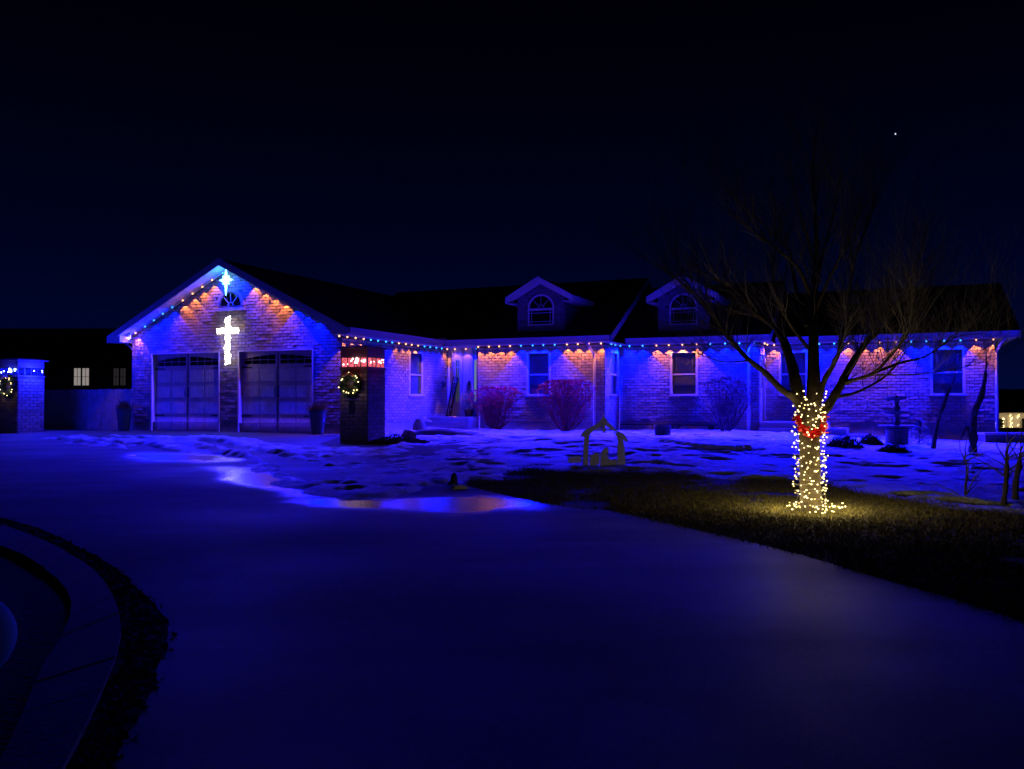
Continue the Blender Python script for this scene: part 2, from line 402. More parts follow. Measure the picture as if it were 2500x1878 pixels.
# ------------------------------------------------------------------ snow
def px_uv(l): return [UV(P(*q).x, P(*q).y) for q in l]
low = [(85, 1074), (226, 1094), (339, 1101), (480, 1109), (565, 1125), (593, 1152), (650, 1184), (706, 1212), (836, 1230), (960, 1221), (1045, 1199), (1102, 1188),
       (1137, 1184), (1150, 1173), (1199, 1177), (1255, 1186), (1238, 1170), (1235, 1157), (1307, 1149), (1400, 1157), (1470, 1160), (1532, 1153), (1589, 1161), (1634, 1156),
       (1691, 1167), (1758, 1173), (1843, 1176), (1928, 1178), (2013, 1184), (2097, 1204), (2182, 1221), (2267, 1238), (2380, 1249), (2500, 1262), (2700, 1290)]
up = [(34, -6), (34, 8.6), (16.9, 8.55), (10.45, 8.5), (10.4, 7.2), (5.95, 7.2), (5.92, 5.6), (1.65, 5.6), (1.6, 4.3), (-.02, 4.3), (.02, .2)]
up2 = [(945, 1076), (938, 1094), (834, 1094), (740, 1089), (680, 1082), (630, 1073), (560, 1065), (400, 1066), (200, 1065)]
poly = np.array(px_uv(low) + up + px_uv(up2))
du = .055
us = np.arange(-12, 27, du); vs_ = np.arange(-13.5, 8.7, du)
UU, VV = np.meshgrid(us, vs_)
inside = np.zeros(UU.shape, bool); dist = np.full(UU.shape, 1e9)
n = len(poly)
for i in range(n):
    a, b = poly[i - 1], poly[i]
    if a[1] != b[1]:
        c = ((a[1] > VV) != (b[1] > VV)) & (UU < (b[0] - a[0]) * (VV - a[1]) / (b[1] - a[1]) + a[0]); inside ^= c
    ab = b - a; t = np.clip(((UU - a[0]) * ab[0] + (VV - a[1]) * ab[1]) / max(1e-9, ab @ ab), 0, 1)
    dist = np.minimum(dist, np.hypot(UU - a[0] - t * ab[0], VV - a[1] - t * ab[1]))
sd = np.where(inside, dist, -dist)
XW = GX + UU * CA + VV * SA; YW = GY - UU * SA + VV * CA
edge = sd - .12 + .42 * (fbm(UU * 1.3, VV * 1.3, 4, 11) - .5) + .18 * (fbm(UU * 5, VV * 5, 2, 5) - .5)
rough = (1 - sst(3.0, 9.0, UU)) * sst(-12, -8, -VV * 0 + UU)           # trampled on the garage side
th = .042 * sst(0, .35, edge) - .03 * (1 - sst(-.25, 0, edge))
th += sst(0, .5, edge) * (.05 * (fbm(UU * .9, VV * .9, 4, 21) - .5) + .045 * (fbm(UU * 4, VV * 2.5, 3, 31) - .5))
lump = fbm(UU * 3.2, VV * 3.2, 3, 41)
th += rough * sst(0, .3, edge) * .12 * (lump - .5)
pit = vnoise(UU * 2.1, VV * 2.1, 77) * vnoise(UU * 3.7 + 5, VV * 3.7, 78)
th -= sst(.50, .62, pit) * .05 * sst(0, .3, edge)
thin = fbm(UU * .35, VV * .35, 3, 91)
crust = fbm(UU * 6.5, VV * 4.5, 3, 51)
th += sst(0, .3, edge) * (.016 + .03 * rough) * (crust - .5)
th -= (.035 + .03 * rough) * sst(.46, .62, thin) * sst(.1, .5, edge)
th -= .04 * sst(.60, .75, fbm(UU * 1.7, VV * 2.6, 3, 71)) * sst(.05, .4, edge)
# wheel tracks on the shovelled side and the ridge they leave
for (a0, a1, b0, b1) in (((-9, -3.2), (-3.5, -3.9), .28, .06), ((-9, -4.4), (-3.0, -5.2), .25, .05), ((-2, -5.5), (3.5, -9.0), .3, .07), ((-1, -4.2), (5.0, -8.4), .3, .08)):
    a0 = np.array(a0); a1 = np.array(a1); ab = a1 - a0; t = np.clip(((UU - a0[0]) * ab[0] + (VV - a0[1]) * ab[1]) / (ab @ ab), 0, 1)
    dd = np.hypot(UU - a0[0] - t * ab[0], VV - a0[1] - t * ab[1]) + .12 * (fbm(UU * 2, VV * 2, 2, 61) - .5)
    th -= b1 * (1 - sst(b0 * .4, b0, dd)); th += .035 * np.exp(-((dd - b0 * 1.3) / .12) ** 2) * sst(0, .2, edge)
# lines of footprints across the yard
fr_ = random.Random(5)
for (a, b, k) in (((3.5, 3.5), (8.5, -3.2), 14), ((8.8, -2.2), (15.5, 2.5), 16), ((4.5, -3.4), (9.5, 1.5), 13), ((11, 5.5), (17, -1), 15), ((2.5, -1), (6.5, 3.8), 11), ((0.5, -6.5), (5.5, -1.5), 14), ((13.2, 3.5), (20, -2.5), 15)):
    for i in range(k):
        t = i / k; s = .16 * (1 if i % 2 else -1)
        cu = a[0] + (b[0] - a[0]) * t + fr_.uniform(-.2, .2) + s; cv = a[1] + (b[1] - a[1]) * t + fr_.uniform(-.2, .2) + s
        e = ((UU - cu) / .17) ** 2 + ((VV - cv) / .13) ** 2
        th -= .05 * np.exp(-e) ; th += .01 * np.exp(-(np.sqrt(e) - 1.8) ** 2 * 3)
th = np.where(edge < -.25, -.05, th); th = np.clip(th, -.05, .3)
ZS = ground_h(XW, YW) + .012 + th
keep = th > -.045
kq = keep[:-1, :-1] | keep[1:, :-1] | keep[:-1, 1:] | keep[1:, 1:]
nu = len(us); idx = np.argwhere(kq)
used = np.zeros(UU.shape, bool); used[:-1, :-1] |= kq; used[1:, :-1] |= kq; used[:-1, 1:] |= kq; used[1:, 1:] |= kq
remap = np.full(UU.size, -1); ui = np.flatnonzero(used.ravel()); remap[ui] = np.arange(len(ui))
vv = np.stack([XW.ravel()[ui], YW.ravel()[ui], ZS.ravel()[ui]], 1)
j, i = idx[:, 0], idx[:, 1]; q = np.stack([j * nu + i, j * nu + i + 1, (j + 1) * nu + i + 1, (j + 1) * nu + i], 1); q = remap[q]
me = bpy.data.meshes.new('snow'); me.from_pydata(vv.tolist(), [], q.tolist()); me.polygons.foreach_set('use_smooth', [True] * len(me.polygons))
me.materials.append(M['snow']); me.update()
so = bpy.data.objects.new('snow', me); COL.objects.link(so); so['kind'] = 'stuff'; so['label'] = 'trampled snow covering the front yard below the house'; WLOC[so.name] = Vector()

def snow_dirt(m):
    nt = m.node_tree; b = nt.nodes['Principled BSDF']; tc = nt.nodes['Texture Coordinate']; L = nt.links
    old = b.inputs['Base Color'].links[0].from_socket
    for sc, lo, hi, col in ((1.6, .50, .70, (.24, .22, .215, 1)), (22, .60, .70, (.22, .18, .15, 1))):
        n = nt.nodes.new('ShaderNodeTexNoise'); n.inputs['Scale'].default_value = sc; n.inputs['Detail'].default_value = 7; n.inputs['Roughness'].default_value = .7; L.new(tc.outputs['Object'], n.inputs['Vector'])
        r = nt.nodes.new('ShaderNodeMapRange'); r.inputs[1].default_value = lo; r.inputs[2].default_value = hi; r.inputs[4].default_value = .8; L.new(n.outputs[0], r.inputs[0])
        x = nt.nodes.new('ShaderNodeMix'); x.data_type = 'RGBA'; L.new(r.outputs[0], x.inputs[0]); L.new(old, x.inputs[6]); x.inputs[7].default_value = col; old = x.outputs[2]
    L.new(old, b.inputs['Base Color'])
snow_dirt(M['snow'])

# short dead grass on the bare lawn
gr = MB(); g_r = random.Random(3)
gl = px_uv([(1140, 1190), (1339, 1238), (1493, 1256), (1700, 1301), (1928, 1357), (2154, 1425), (2295, 1466), (2436, 1511), (2700, 1600), (2700, 1280)] + [(a, b - 16) for a, b in low[::-1][1:22]])
gp = np.array(gl); ub, ue = gp[:, 0].min(), gp[:, 0].max(); vb, ve = gp[:, 1].min(), gp[:, 1].max()
cu = rng.uniform(ub, ue, 260000); cv = rng.uniform(vb, ve, 260000); ins = np.zeros(len(cu), bool)
for i in range(len(gp)):
    a, b = gp[i - 1], gp[i]
    if a[1] != b[1]: ins ^= ((a[1] > cv) != (b[1] > cv)) & (cu < (b[0] - a[0]) * (cv - a[1]) / (b[1] - a[1]) + a[0])
cu, cv = cu[ins], cv[ins]; xw = GX + cu * CA + cv * SA; yw = GY - cu * SA + cv * CA; zw = ground_h(xw, yw)
den = fbm(cu * 1.1, cv * 1.1, 3, 8)
for X, Y, Z, D in zip(xw, yw, zw, den):
    if D < .2 + g_r.random() * .15: continue
    h = g_r.uniform(.012, .04); a = g_r.uniform(0, 6.28); w = .004 + .003 * g_r.random(); l = g_r.uniform(.01, .05); b2 = a + g_r.uniform(-1.6, 1.6)
    t = g_r.choice(((1, 1, 1), (.7, .75, .5), (.5, .42, .3), (1.25, 1.15, .8)))
    gr.raw([(X - w * math.cos(a), Y - w * math.sin(a), Z), (X + w * math.cos(a), Y + w * math.sin(a), Z), (X + l * math.cos(b2), Y + l * math.sin(b2), Z + h)], [(0, 1, 2)], t)
M['blade'] = mat('grass_blade', (.16, .14, .07), .9, .2, 3, attr=True)
me = bpy.data.meshes.new('grass'); me.from_pydata(gr.v, [], gr.f); at = me.color_attributes.new('tint', 'FLOAT_COLOR', 'POINT')
fl = []
for t in gr.t: fl += [*t, 1.0]
at.data.foreach_set('color', fl); me.materials.append(M['blade'])
go = bpy.data.objects.new('grass', me); COL.objects.link(go); go['kind'] = 'stuff'; go['label'] = 'short dead grass on the bare lawn below the tree'; WLOC[go.name] = Vector()

# ------------------------------------------------------------------ the house
house = thing('house', W(0, 0, 0), 'long single-storey brick house with front-facing double garage and two dormers', 'house')
BL, BH, MJ = .25, .09, .012
def strips(mb, T, L, z0, ztop, openings, th=.14, breaks=()):
    xs = sorted(set([0, L] + [v for o in openings for v in o[:2]] + list(breaks)))
    for a, b in zip(xs, xs[1:]):
        m = (a + b) / 2; cuts = sorted([(o[2], o[3]) for o in openings if o[0] <= m <= o[1]]); z = z0
        segs = []
        for c in cuts:
            if c[0] > z + 1e-4: segs.append((z, c[0]))
            z = c[1]
        segs.append((z, None))
        for s0, s1 in segs:
            ta, tb = (s1, s1) if s1 is not None else (ztop(a), ztop(b))
            mb.hexa([T(a, 0, s0), T(b, 0, s0), T(b, th, s0), T(a, th, s0), T(a, 0, ta), T(b, 0, tb), T(b, th, tb), T(a, th, ta)])
def brick_boxes(T, L, z0, ztop, openings, circ=None, seed=0, tone=1.0, proud=.016):
    """every brick as 8 corners and a tint"""
    rr = random.Random(seed); out = []; k = 0; z = z0
    zmax = max(ztop(x) for x in np.linspace(0, L, 41))
    while z + BH * .6 < zmax:
        za, zb = z + MJ / 2, z + BH - MJ / 2; x = -(BL / 2 if k % 2 else 0)
        while x < L:
            iv = [(max(0, x + MJ / 2), min(L, x + BL - MJ / 2))]; x += BL
            for o in openings:
                if o[2] < (za + zb) / 2 < o[3]:
                    nv = []
                    for a, b in iv:
                        if b <= o[0] or a >= o[1]: nv.append((a, b)); continue
                        if a < o[0]: nv.append((a, o[0]))
                        if b > o[1]: nv.append((o[1], b))
                    iv = nv
            for a, b in iv:
                if b - a < .03: continue
                if min(ztop(a), ztop(b)) < zb: 
                    if ztop((a + b) / 2) < zb: continue
                if circ and any(math.hypot((a + b) / 2 - c[0], max(0, (za + zb) / 2 - c[1])) < c[2] and (za + zb) / 2 > c[1] - .01 for c in circ): continue
                p = proud + rr.uniform(-.003, .0035); j = lambda: rr.uniform(-.0025, .0025); e = .004
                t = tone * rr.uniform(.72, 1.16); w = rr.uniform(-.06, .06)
                c = [T(a + e + j(), -p + j() * .7, za + e + j()), T(b - e + j(), -p + j() * .7, za + e + j()), T(b, .004, za), T(a, .004, za),
                     T(a + e + j(), -p + j() * .7, zb - e + j()), T(b - e + j(), -p + j() * .7, zb - e + j()), T(b, .004, zb), T(a, .004, zb)]
                out.append((c, (t * (1 + w), t, t * (1 - w))))
        k += 1; z += BH
    return out
CAMP = Vector((0, 0, CAM_Z))
def brick_wall(name, parent, T, L, z0, ztop, openings=(), circ=None, single=0, seed=0, breaks=(), zb=-.6, tone=1.0, bm_=None, mort=None):
    mb = MB(); strips(mb, T, L, z0, ztop, openings, breaks=breaks)
    wall = build(name, mb, mort or M['mortar'], parent)
    bx = brick_boxes(T, L, z0, ztop, openings, circ, seed, tone)
    bx.sort(key=lambda b: (b[0][0] - CAMP).length)
    for c, t in bx[:single]:
        m = MB(); m.hexa(c, t, skip=(4,)); build('brick', m, bm_ or M['brick'], wall)
    if len(bx) > single:
        m = MB()
        for c, t in bx[single:]: m.hexa(c, t, skip=(4,))
        build('brick_courses', m, bm_ or M['brick'], wall, kind='stuff')
    return wall
def foundation(T, L, openings=()):
    mb = MB(); strips(mb, T, L, -.7, lambda x: .275, openings, th=.1); build('foundation', mb, M['found'], house)

RZ, GS = 5.12, .489
gtop = lambda x: RZ - GS * abs(x - 3.94) - .2
flat = lambda x: 2.79
Tgf = frame(-7.88, 0, 1, 0); Tgs = frame(0, 0, 0, 1); T1 = frame(1.55, 5.63, 1, 0); T1r = frame(5.935, 5.63, 0, 1)
T2 = frame(5.935, 7.23, 1, 0); T2r = frame(10.4, 7.23, 0, 1); T3 = frame(10.4, 8.57, 1, 0); Te = frame(0, 6.42, 1, 0)
gdoors = [(.82, 3.55, -1, 2.44), (4.23, 6.95, -1, 2.44)]
brick_wall('garage_front_wall', house, Tgf, 7.88, .28, gtop, gdoors, [(3.94, 3.78, .52)], 110, 1, [3.94])
brick_wall('garage_side_wall', house, Tgs, 6.42, .28, flat, [(3.75, 4.6, 1.12, 2.53)], None, 60, 2)
brick_wall('front_wall', house, T1, 4.385, .28, flat, [(1.77, 2.57, 1.12, 2.53)], None, 60, 3)
brick_wall('return_wall', house, T1r, 1.6, .28, flat, [(.55, 1.35, 1.12, 2.53)], None, 0, 4)
brick_wall('front_wall', house, T2, 4.465, .28, flat, [(1.705, 2.565, 1.12, 2.53)], None, 40, 5)
brick_wall('return_wall', house, T2r, 1.34, .28, flat, [(.2, 1.12, .3, 2.45)], None, 0, 6)
brick_wall('front_wall', house, T3, 6.54, .28, flat, [(.46, 1.3, 1.12, 2.53), (4.84, 5.74, 1.12, 2.53)], None, 30, 7)
foundation(Tgf, 7.88, gdoors and [(.82, 3.55, -.7, .3), (4.23, 6.95, -.7, .3)])
for T, L in ((Tgs, 6.42), (T1, 4.385), (T1r, 1.6), (T2, 4.465), (T2r, 1.34), (T3, 6.54)): foundation(T, L)
# walls away from the view
mb = MB()
for (a, b, c, d, e) in ((-7.88, .15, 0, 1, 13.), (16.94, 8.72, 0, 1, 8.5)):
    T = frame(a, b, c, d); s = .14 if a > 0 else -.14
    mb.box(0, e, 0, s, -.7, 2.78, T)
T = frame(-7.88, 13.2, 1, 0); mb.box(0, 24.9, 0, .14, -.7, 2.78, T)
mb.box(1.41, 1.55, 5.78, 6.42, -.7, 2.78, lambda x, y, z: W(x, y, z))
for (u, v0, vr, v1, zr) in ((5.93, 5.7, 9.6, 13.4, 5.08), (10.39, 7.3, 10.6, 13.5, 4.85), (16.93, 8.7, 13., 17.2, 4.7)):
    mb.poly([W(u, v0, 2.8), W(u, vr, zr), W(u, v1, 2.8)], W(-.1, 0) - W(0, 0))
build('rear_wall', mb, M['mortar'], house)

# roofs
def main_roof(u0, u1, ve, vr, zr):
    mb = MB()
    ze = 2.95; mb.slab([W(u0, ve, ze), W(u1, ve, ze), W(u1, vr, zr), W(u0, vr, zr)], (0, 0, -.1))
    vb = 2 * vr - ve; mb.slab([W(u0, vr, zr), W(u1, vr, zr), W(u1, vb, ze), W(u0, vb, ze)], (0, 0, -.1))
    return build('roof', mb, M['roof'], house)
mb = MB()
mb.slab([W(-3.94, -.5, RZ), W(.5, -.5, 2.95), W(.5, 13.2, 2.95), W(-3.94, 13.2, RZ)], (0, 0, -.1))
mb.slab([W(-8.38, -.5, 2.95), W(-3.94, -.5, RZ), W(-3.94, 13.2, RZ), W(-8.38, 13.2, 2.95)], (0, 0, -.1))
r_g = build('roof', mb, M['roof'], house)
r_1 = main_roof(-3.94, 6.3, 5.13, 9.6, 5.30); r_2 = main_roof(5.2, 10.8, 6.73, 10.6, 5.07); r_3 = main_roof(9.6, 17.5, 8.07, 13.0, 4.93)
def rake(pa, pb, out, h=.2, t=.04):
    """board along a sloping roof edge; out: offset direction in (u,v)"""
    o = W(*out) - W(0, 0); mb = MB()
    mb.hexa([pa + Vector((0, 0, -h)), pb + Vector((0, 0, -h)), pb + Vector((0, 0, -h)) + o * t, pa + Vector((0, 0, -h)) + o * t, pa + Vector((0, 0, .015)), pb + Vector((0, 0, .015)), pb + Vector((0, 0, .015)) + o * t, pa + Vector((0, 0, .015)) + o * t])
    return mb
pk = W(-3.94, -.503, RZ)
for a, b in ((W(-8.38, -.503, 2.95), pk), (pk, W(.5, -.503, 2.95))):
    build('rake_board', rake(a, b, (0, -1)), M['white'], house)
for (u, ve, vr, zr) in ((6.303, 5.03, 9.6, 5.3), (10.803, 6.63, 10.6, 5.07), (17.503, 7.97, 13., 4.93)):
    build('rake_board', rake(W(u, ve, 2.95 - (zr - 2.95) / (vr - ve) * 0), W(u, vr, zr), (1, 0)), M['white'], house)
# sloping soffit of the garage gable, with grooves between its panels
for s in (-1, 1):
    mb = MB()
    n = 15
    for i in range(n):
        a, b = 4.42 * i / n, 4.42 * (i + 1) / n - .012
        za, zb_ = RZ - .19 - GS * a, RZ - .19 - GS * b
        ua, ub_ = -3.94 + s * a, -3.94 + s * b
        mb.slab([W(ua, -.5, za), W(ub_, -.5, zb_), W(ub_, -.005, zb_), W(ua, -.005, za)], (0, 0, -.012))
    build('soffit', mb, M['soffit'], house)
# boxed ends of the gable overhang
for ua, ub_ in ((-8.37, -7.885), (.005, .49)):
    zf = lambda u: RZ - .1 - GS * abs(u + 3.94)
    mb = MB(); q = [W(ua, -.49, 2.775), W(ub_, -.49, 2.775), W(ub_, -.49, zf(ub_)), W(ua, -.49, zf(ua))]
    mb.slab(q, W(0, .49) - W(0, 0)); build('eave_return', mb, M['white'], house)
# eaves: soffit, gutter
def soffit(u0, u1, v0, v1):
    mb = MB(); mb.hexa([W(u0, v0, 2.765), W(u1, v0, 2.765), W(u1, v1, 2.765), W(u0, v1, 2.765), W(u0, v0, 2.78), W(u1, v0, 2.78), W(u1, v1, 2.78), W(u0, v1, 2.78)])
    build('soffit', mb, M['soffit'], house)
def gutter(T, L):
    """x along the eave, d<0 outwards"""
    mb = MB(); mb.box(0, L, -.02, .0, 2.77, 2.94, T); mb.box(0, L, -.11, -.02, 2.80, 2.815, T)
    mb.hexa([T(0, -.095, 2.80), T(L, -.095, 2.80), T(L, -.08, 2.80), T(0, -.08, 2.80), T(0, -.135, 2.945), T(L, -.135, 2.945), T(L, -.12, 2.945), T(0, -.12, 2.945)])
    mb.box(0, L, -.145, -.115, 2.938, 2.952, T); mb.box(-.012, 0, -.135, 0, 2.8, 2.948, T); mb.box(L, L + .012, -.135, 0, 2.8, 2.948, T)
    return build('gutter', mb, M['gutter'], house)
soffit(.0, .5, .0, 5.13); soffit(0, 6.28, 5.131, 5.63); soffit(0, 1.55, 5.631, 6.42); soffit(5.94, 6.28, 5.632, 7.2)
soffit(6.29, 10.78, 6.731, 7.23); soffit(10.405, 10.78, 7.24, 8.5); soffit(10.79, 17.48, 8.071, 8.57); soffit(16.95, 17.48, 8.572, 12)
gutter(frame(.5, -.49, 0, 1), 5.5); gutter(frame(.62, 5.13, 1, 0), 5.66); gutter(frame(6.32, 6.73, 1, 0), 4.47); gutter(frame(10.82, 8.07, 1, 0), 6.67)
# gutter splash guard over the inner corner
mb = MB(); mb.box(.33, .66, 5.0, 5.03, 2.95, 3.03, lambda x, y, z: W(x, y, z)); mb.box(.47, .5, 4.85, 5.0, 2.951, 3.03, lambda x, y, z: W(x, y, z))
build('splash_guard', mb, M['gutter'], house)
# downspouts
def downspout(pts):
    mb = MB(); mb.tube(pts, .045, 4); build('downspout', mb, M['gutter'], house)
downspout([W(5.55, 5.05, 2.8), W(5.55, 5.05, 2.72), W(5.62, 5.5, 2.42), W(5.62, 5.56, 2.3), W(5.62, 5.56, .12), W(5.62, 5.42, .02)])
downspout([W(17.2, 8.0, 2.8), W(17.15, 8.02, 2.72), W(17.0, 8.45, 2.45), W(16.98, 8.5, 2.35), W(16.98, 8.5, -.1), W(16.98, 8.38, -.22)])
downspout([W(10.3, 6.65, 2.8), W(10.3, 6.66, 2.72), W(10.1, 7.12, 2.45), W(10.1, 7.16, 2.35), W(10.1, 7.16, .1), W(10.1, 7.02, .0)])
downspout([W(-8.3, .1, 2.8), W(-8.2, .15, 2.72), W(-8.0, .25, 2.5), W(-7.95, .25, 2.4), W(-7.95, .25, .1), W(-7.98, .1, .02)])
# roof vents
for (u, v) in ((12.9, 11.6), (14.35, 11.6), (14.36, 15)):
    if v > 14: continue
    z = 2.95 + (v - 8.07) * .4015; mb = MB()
    mb.hexa([W(u - .25, v - .2, z - .1), W(u + .25, v - .2, z - .1), W(u + .25, v + .25, z + .1), W(u - .25, v + .25, z + .1),
             W(u - .2, v - .12, z + .2), W(u + .2, v - .12, z + .2), W(u + .2, v + .2, z + .25), W(u - .2, v + .2, z + .25)])
    build('roof_vent', mb, M['gutter'], house)

# windows
def window(T, x0, x1, z0, z1, name='window', prairie=True, lower='curtain', depth=.03):
    f = .05; zm = z0 + (z1 - z0) * .48
    mb = MB()
    for a in ((x0 - .02, x0 + f, z0, z1), (x1 - f, x1 + .02, z0, z1)): mb.box(a[0], a[1], -.03, depth + .05, a[2], a[3], T)
    mb.box(x0 + f, x1 - f, -.029, depth + .05, z1 - f, z1 + .02, T); mb.box(x0 + f, x1 - f, -.029, depth + .05, z0, z0 + f, T)
    w = build(name, mb, M['white'], house)
    mb = MB(); mb.box(x0 + f, x1 - f, .0, depth, zm - .025, zm + .025, T); build('meeting_rail', mb, M['white'], w)
    for za, zb_, d in ((zm + .026, z1 - f - .001, depth - .01), (z0 + f + .001, zm - .026, depth - .02)):
        mb = MB(); mb.box(x0 + f, x1 - f, d, d + .006, za, zb_, T); build('pane', mb, M['glass'], w)
    mb = MB()
    if prairie:
        za, zb_ = zm + .03, z1 - f
        for x in (x0 + f + .12, x1 - f - .12): mb.box(x - .008, x + .008, depth + .003, depth + .011, za, zb_, T)
        for z in (zb_ - .13,): mb.box(x0 + f, x1 - f, depth + .0035, depth + .0105, z - .008, z + .008, T)
        build('muntin', mb, M['white'], w)
    nb = int((z1 - zm - .08) / .05); mb = MB()
    for i in range(nb):
        z = zm + .04 + i * .05; mb.hexa([T(x0 + f, depth + .05, z), T(x1 - f, depth + .05, z), T(x1 - f, depth + .06, z), T(x0 + f, depth + .06, z),
                                         T(x0 + f, depth + .03, z + .045), T(x1 - f, depth + .03, z + .045), T(x1 - f, depth + .04, z + .045), T(x0 + f, depth + .04, z + .045)])
    build('blind', mb, M['blind'], w)
    mb = MB(); mb.box(x0 + f - .01, x1 - f + .01, depth + .065, depth + .075, z0 + .01, z1 - .01, T); build('backing', mb, M['dark'] if lower == 'dark' else M['curtain'], w)
    mb = MB(); n = max(4, int((x1 - x0 + .1) / .1)); st = (x1 - x0 + .12) / n
    for i in range(n):
        a = x0 - .06 + i * st; mb.hexa([T(a, -.055, z0 - .10), T(a + st - .012, -.055, z0 - .10), T(a + st - .012, .0, z0 - .10), T(a, .0, z0 - .10), T(a, -.06, z0 - .015), T(a + st - .012, -.06, z0 - .015), T(a + st - .012, .02, z0), T(a, .02, z0)], (.55, .5, .5))
    build('sill', mb, M['brick'], w)
    return w
window(Tgs, 3.75, 4.6, 1.12, 2.53); window(T1, 1.77, 2.57, 1.12, 2.53); window(T1r, .55, 1.35, 1.12, 2.53)
window(T2, 1.705, 2.565, 1.12, 2.53); window(T3, .46, 1.3, 1.12, 2.53); window(T3, 4.84, 5.74, 1.12, 2.53)

# arched pieces
def arc_band(mb, T, cx, cz, r0, r1, a0, a1, n, d0, d1, gap=0.0, tint=None):
    for i in range(n):
        p, q = a0 + (a1 - a0) * i / n, a0 + (a1 - a0) * (i + 1) / n - gap
        c = []
        for d in (d0, d1):
            pass
        pt = lambda r, a, d: T(cx + r * math.cos(a), d, cz + r * math.sin(a))
        mb.hexa([pt(r0, p, d0), pt(r0, q, d0), pt(r0, q, d1), pt(r0, p, d1), pt(r1, p, d0), pt(r1, q, d0), pt(r1, q, d1), pt(r1, p, d1)], tint)
def fan(T, cx, cz, r, d, n, parent):
    """half-round panes"""
    for i in range(n):
        a0, a1 = math.pi * i / n + .03, math.pi * (i + 1) / n - .03
        pts = [T(cx + r * .28 * math.cos(a0), d, cz + r * .28 * math.sin(a0))] + [T(cx + (r - .005) * math.cos(a0 + (a1 - a0) * k / 5), d, cz + (r - .005) * math.sin(a0 + (a1 - a0) * k / 5)) for k in range(6)] + [T(cx + r * .28 * math.cos(a1), d, cz + r * .28 * math.sin(a1))]
        mb = MB(); mb.poly(pts, T(0, .01, 0) - T(0, 0, 0)); build('pane', mb, M['darkglass'], parent)
    mb = MB()
    for i in range(1, n):
        a = math.pi * i / n; h = .012 / r
        pt = lambda rr, aa, dd: T(cx + rr * math.cos(aa), dd, cz + rr * math.sin(aa))
        mb.hexa([pt(r * .27, a - h * 2.4, d - .012), pt(r * .27, a + h * 2.4, d - .012), pt(r * .27, a + h * 2.4, d), pt(r * .27, a - h * 2.4, d), pt(r, a - h * .8, d - .012), pt(r, a + h * .8, d - .012), pt(r, a + h * .8, d), pt(r, a - h * .8, d)])
    arc_band(mb, T, cx, cz, r * .24, r * .29, 0, math.pi, 8, d - .013, d)
    build('muntin', mb, M['white'], parent)
# fan window in the gable
gw = MB(); arc_band(gw, Tgf, 3.94, 3.78, .38, .42, 0, math.pi, 16, -.03, .004); gw.box(3.94 - .42, 3.94 + .42, -.03, .003, 3.73, 3.78, Tgf)
gwo = build('fan_window', gw, M['mortar'], house); fan(Tgf, 3.94, 3.79, .375, -.012, 4, gwo)
sb = MB(); arc_band(sb, Tgf, 3.94, 3.78, .425, .53, 0, math.pi, 15, -.035, .004, .02, (.9, .9, .9)); build('brick_arch', sb, M['brick'], gwo)
sb = MB(); sb.box(3.94 - .56, 3.94 + .56, -.06, .003, 3.64, 3.725, Tgf); build('sill', sb, M['found'], gwo)

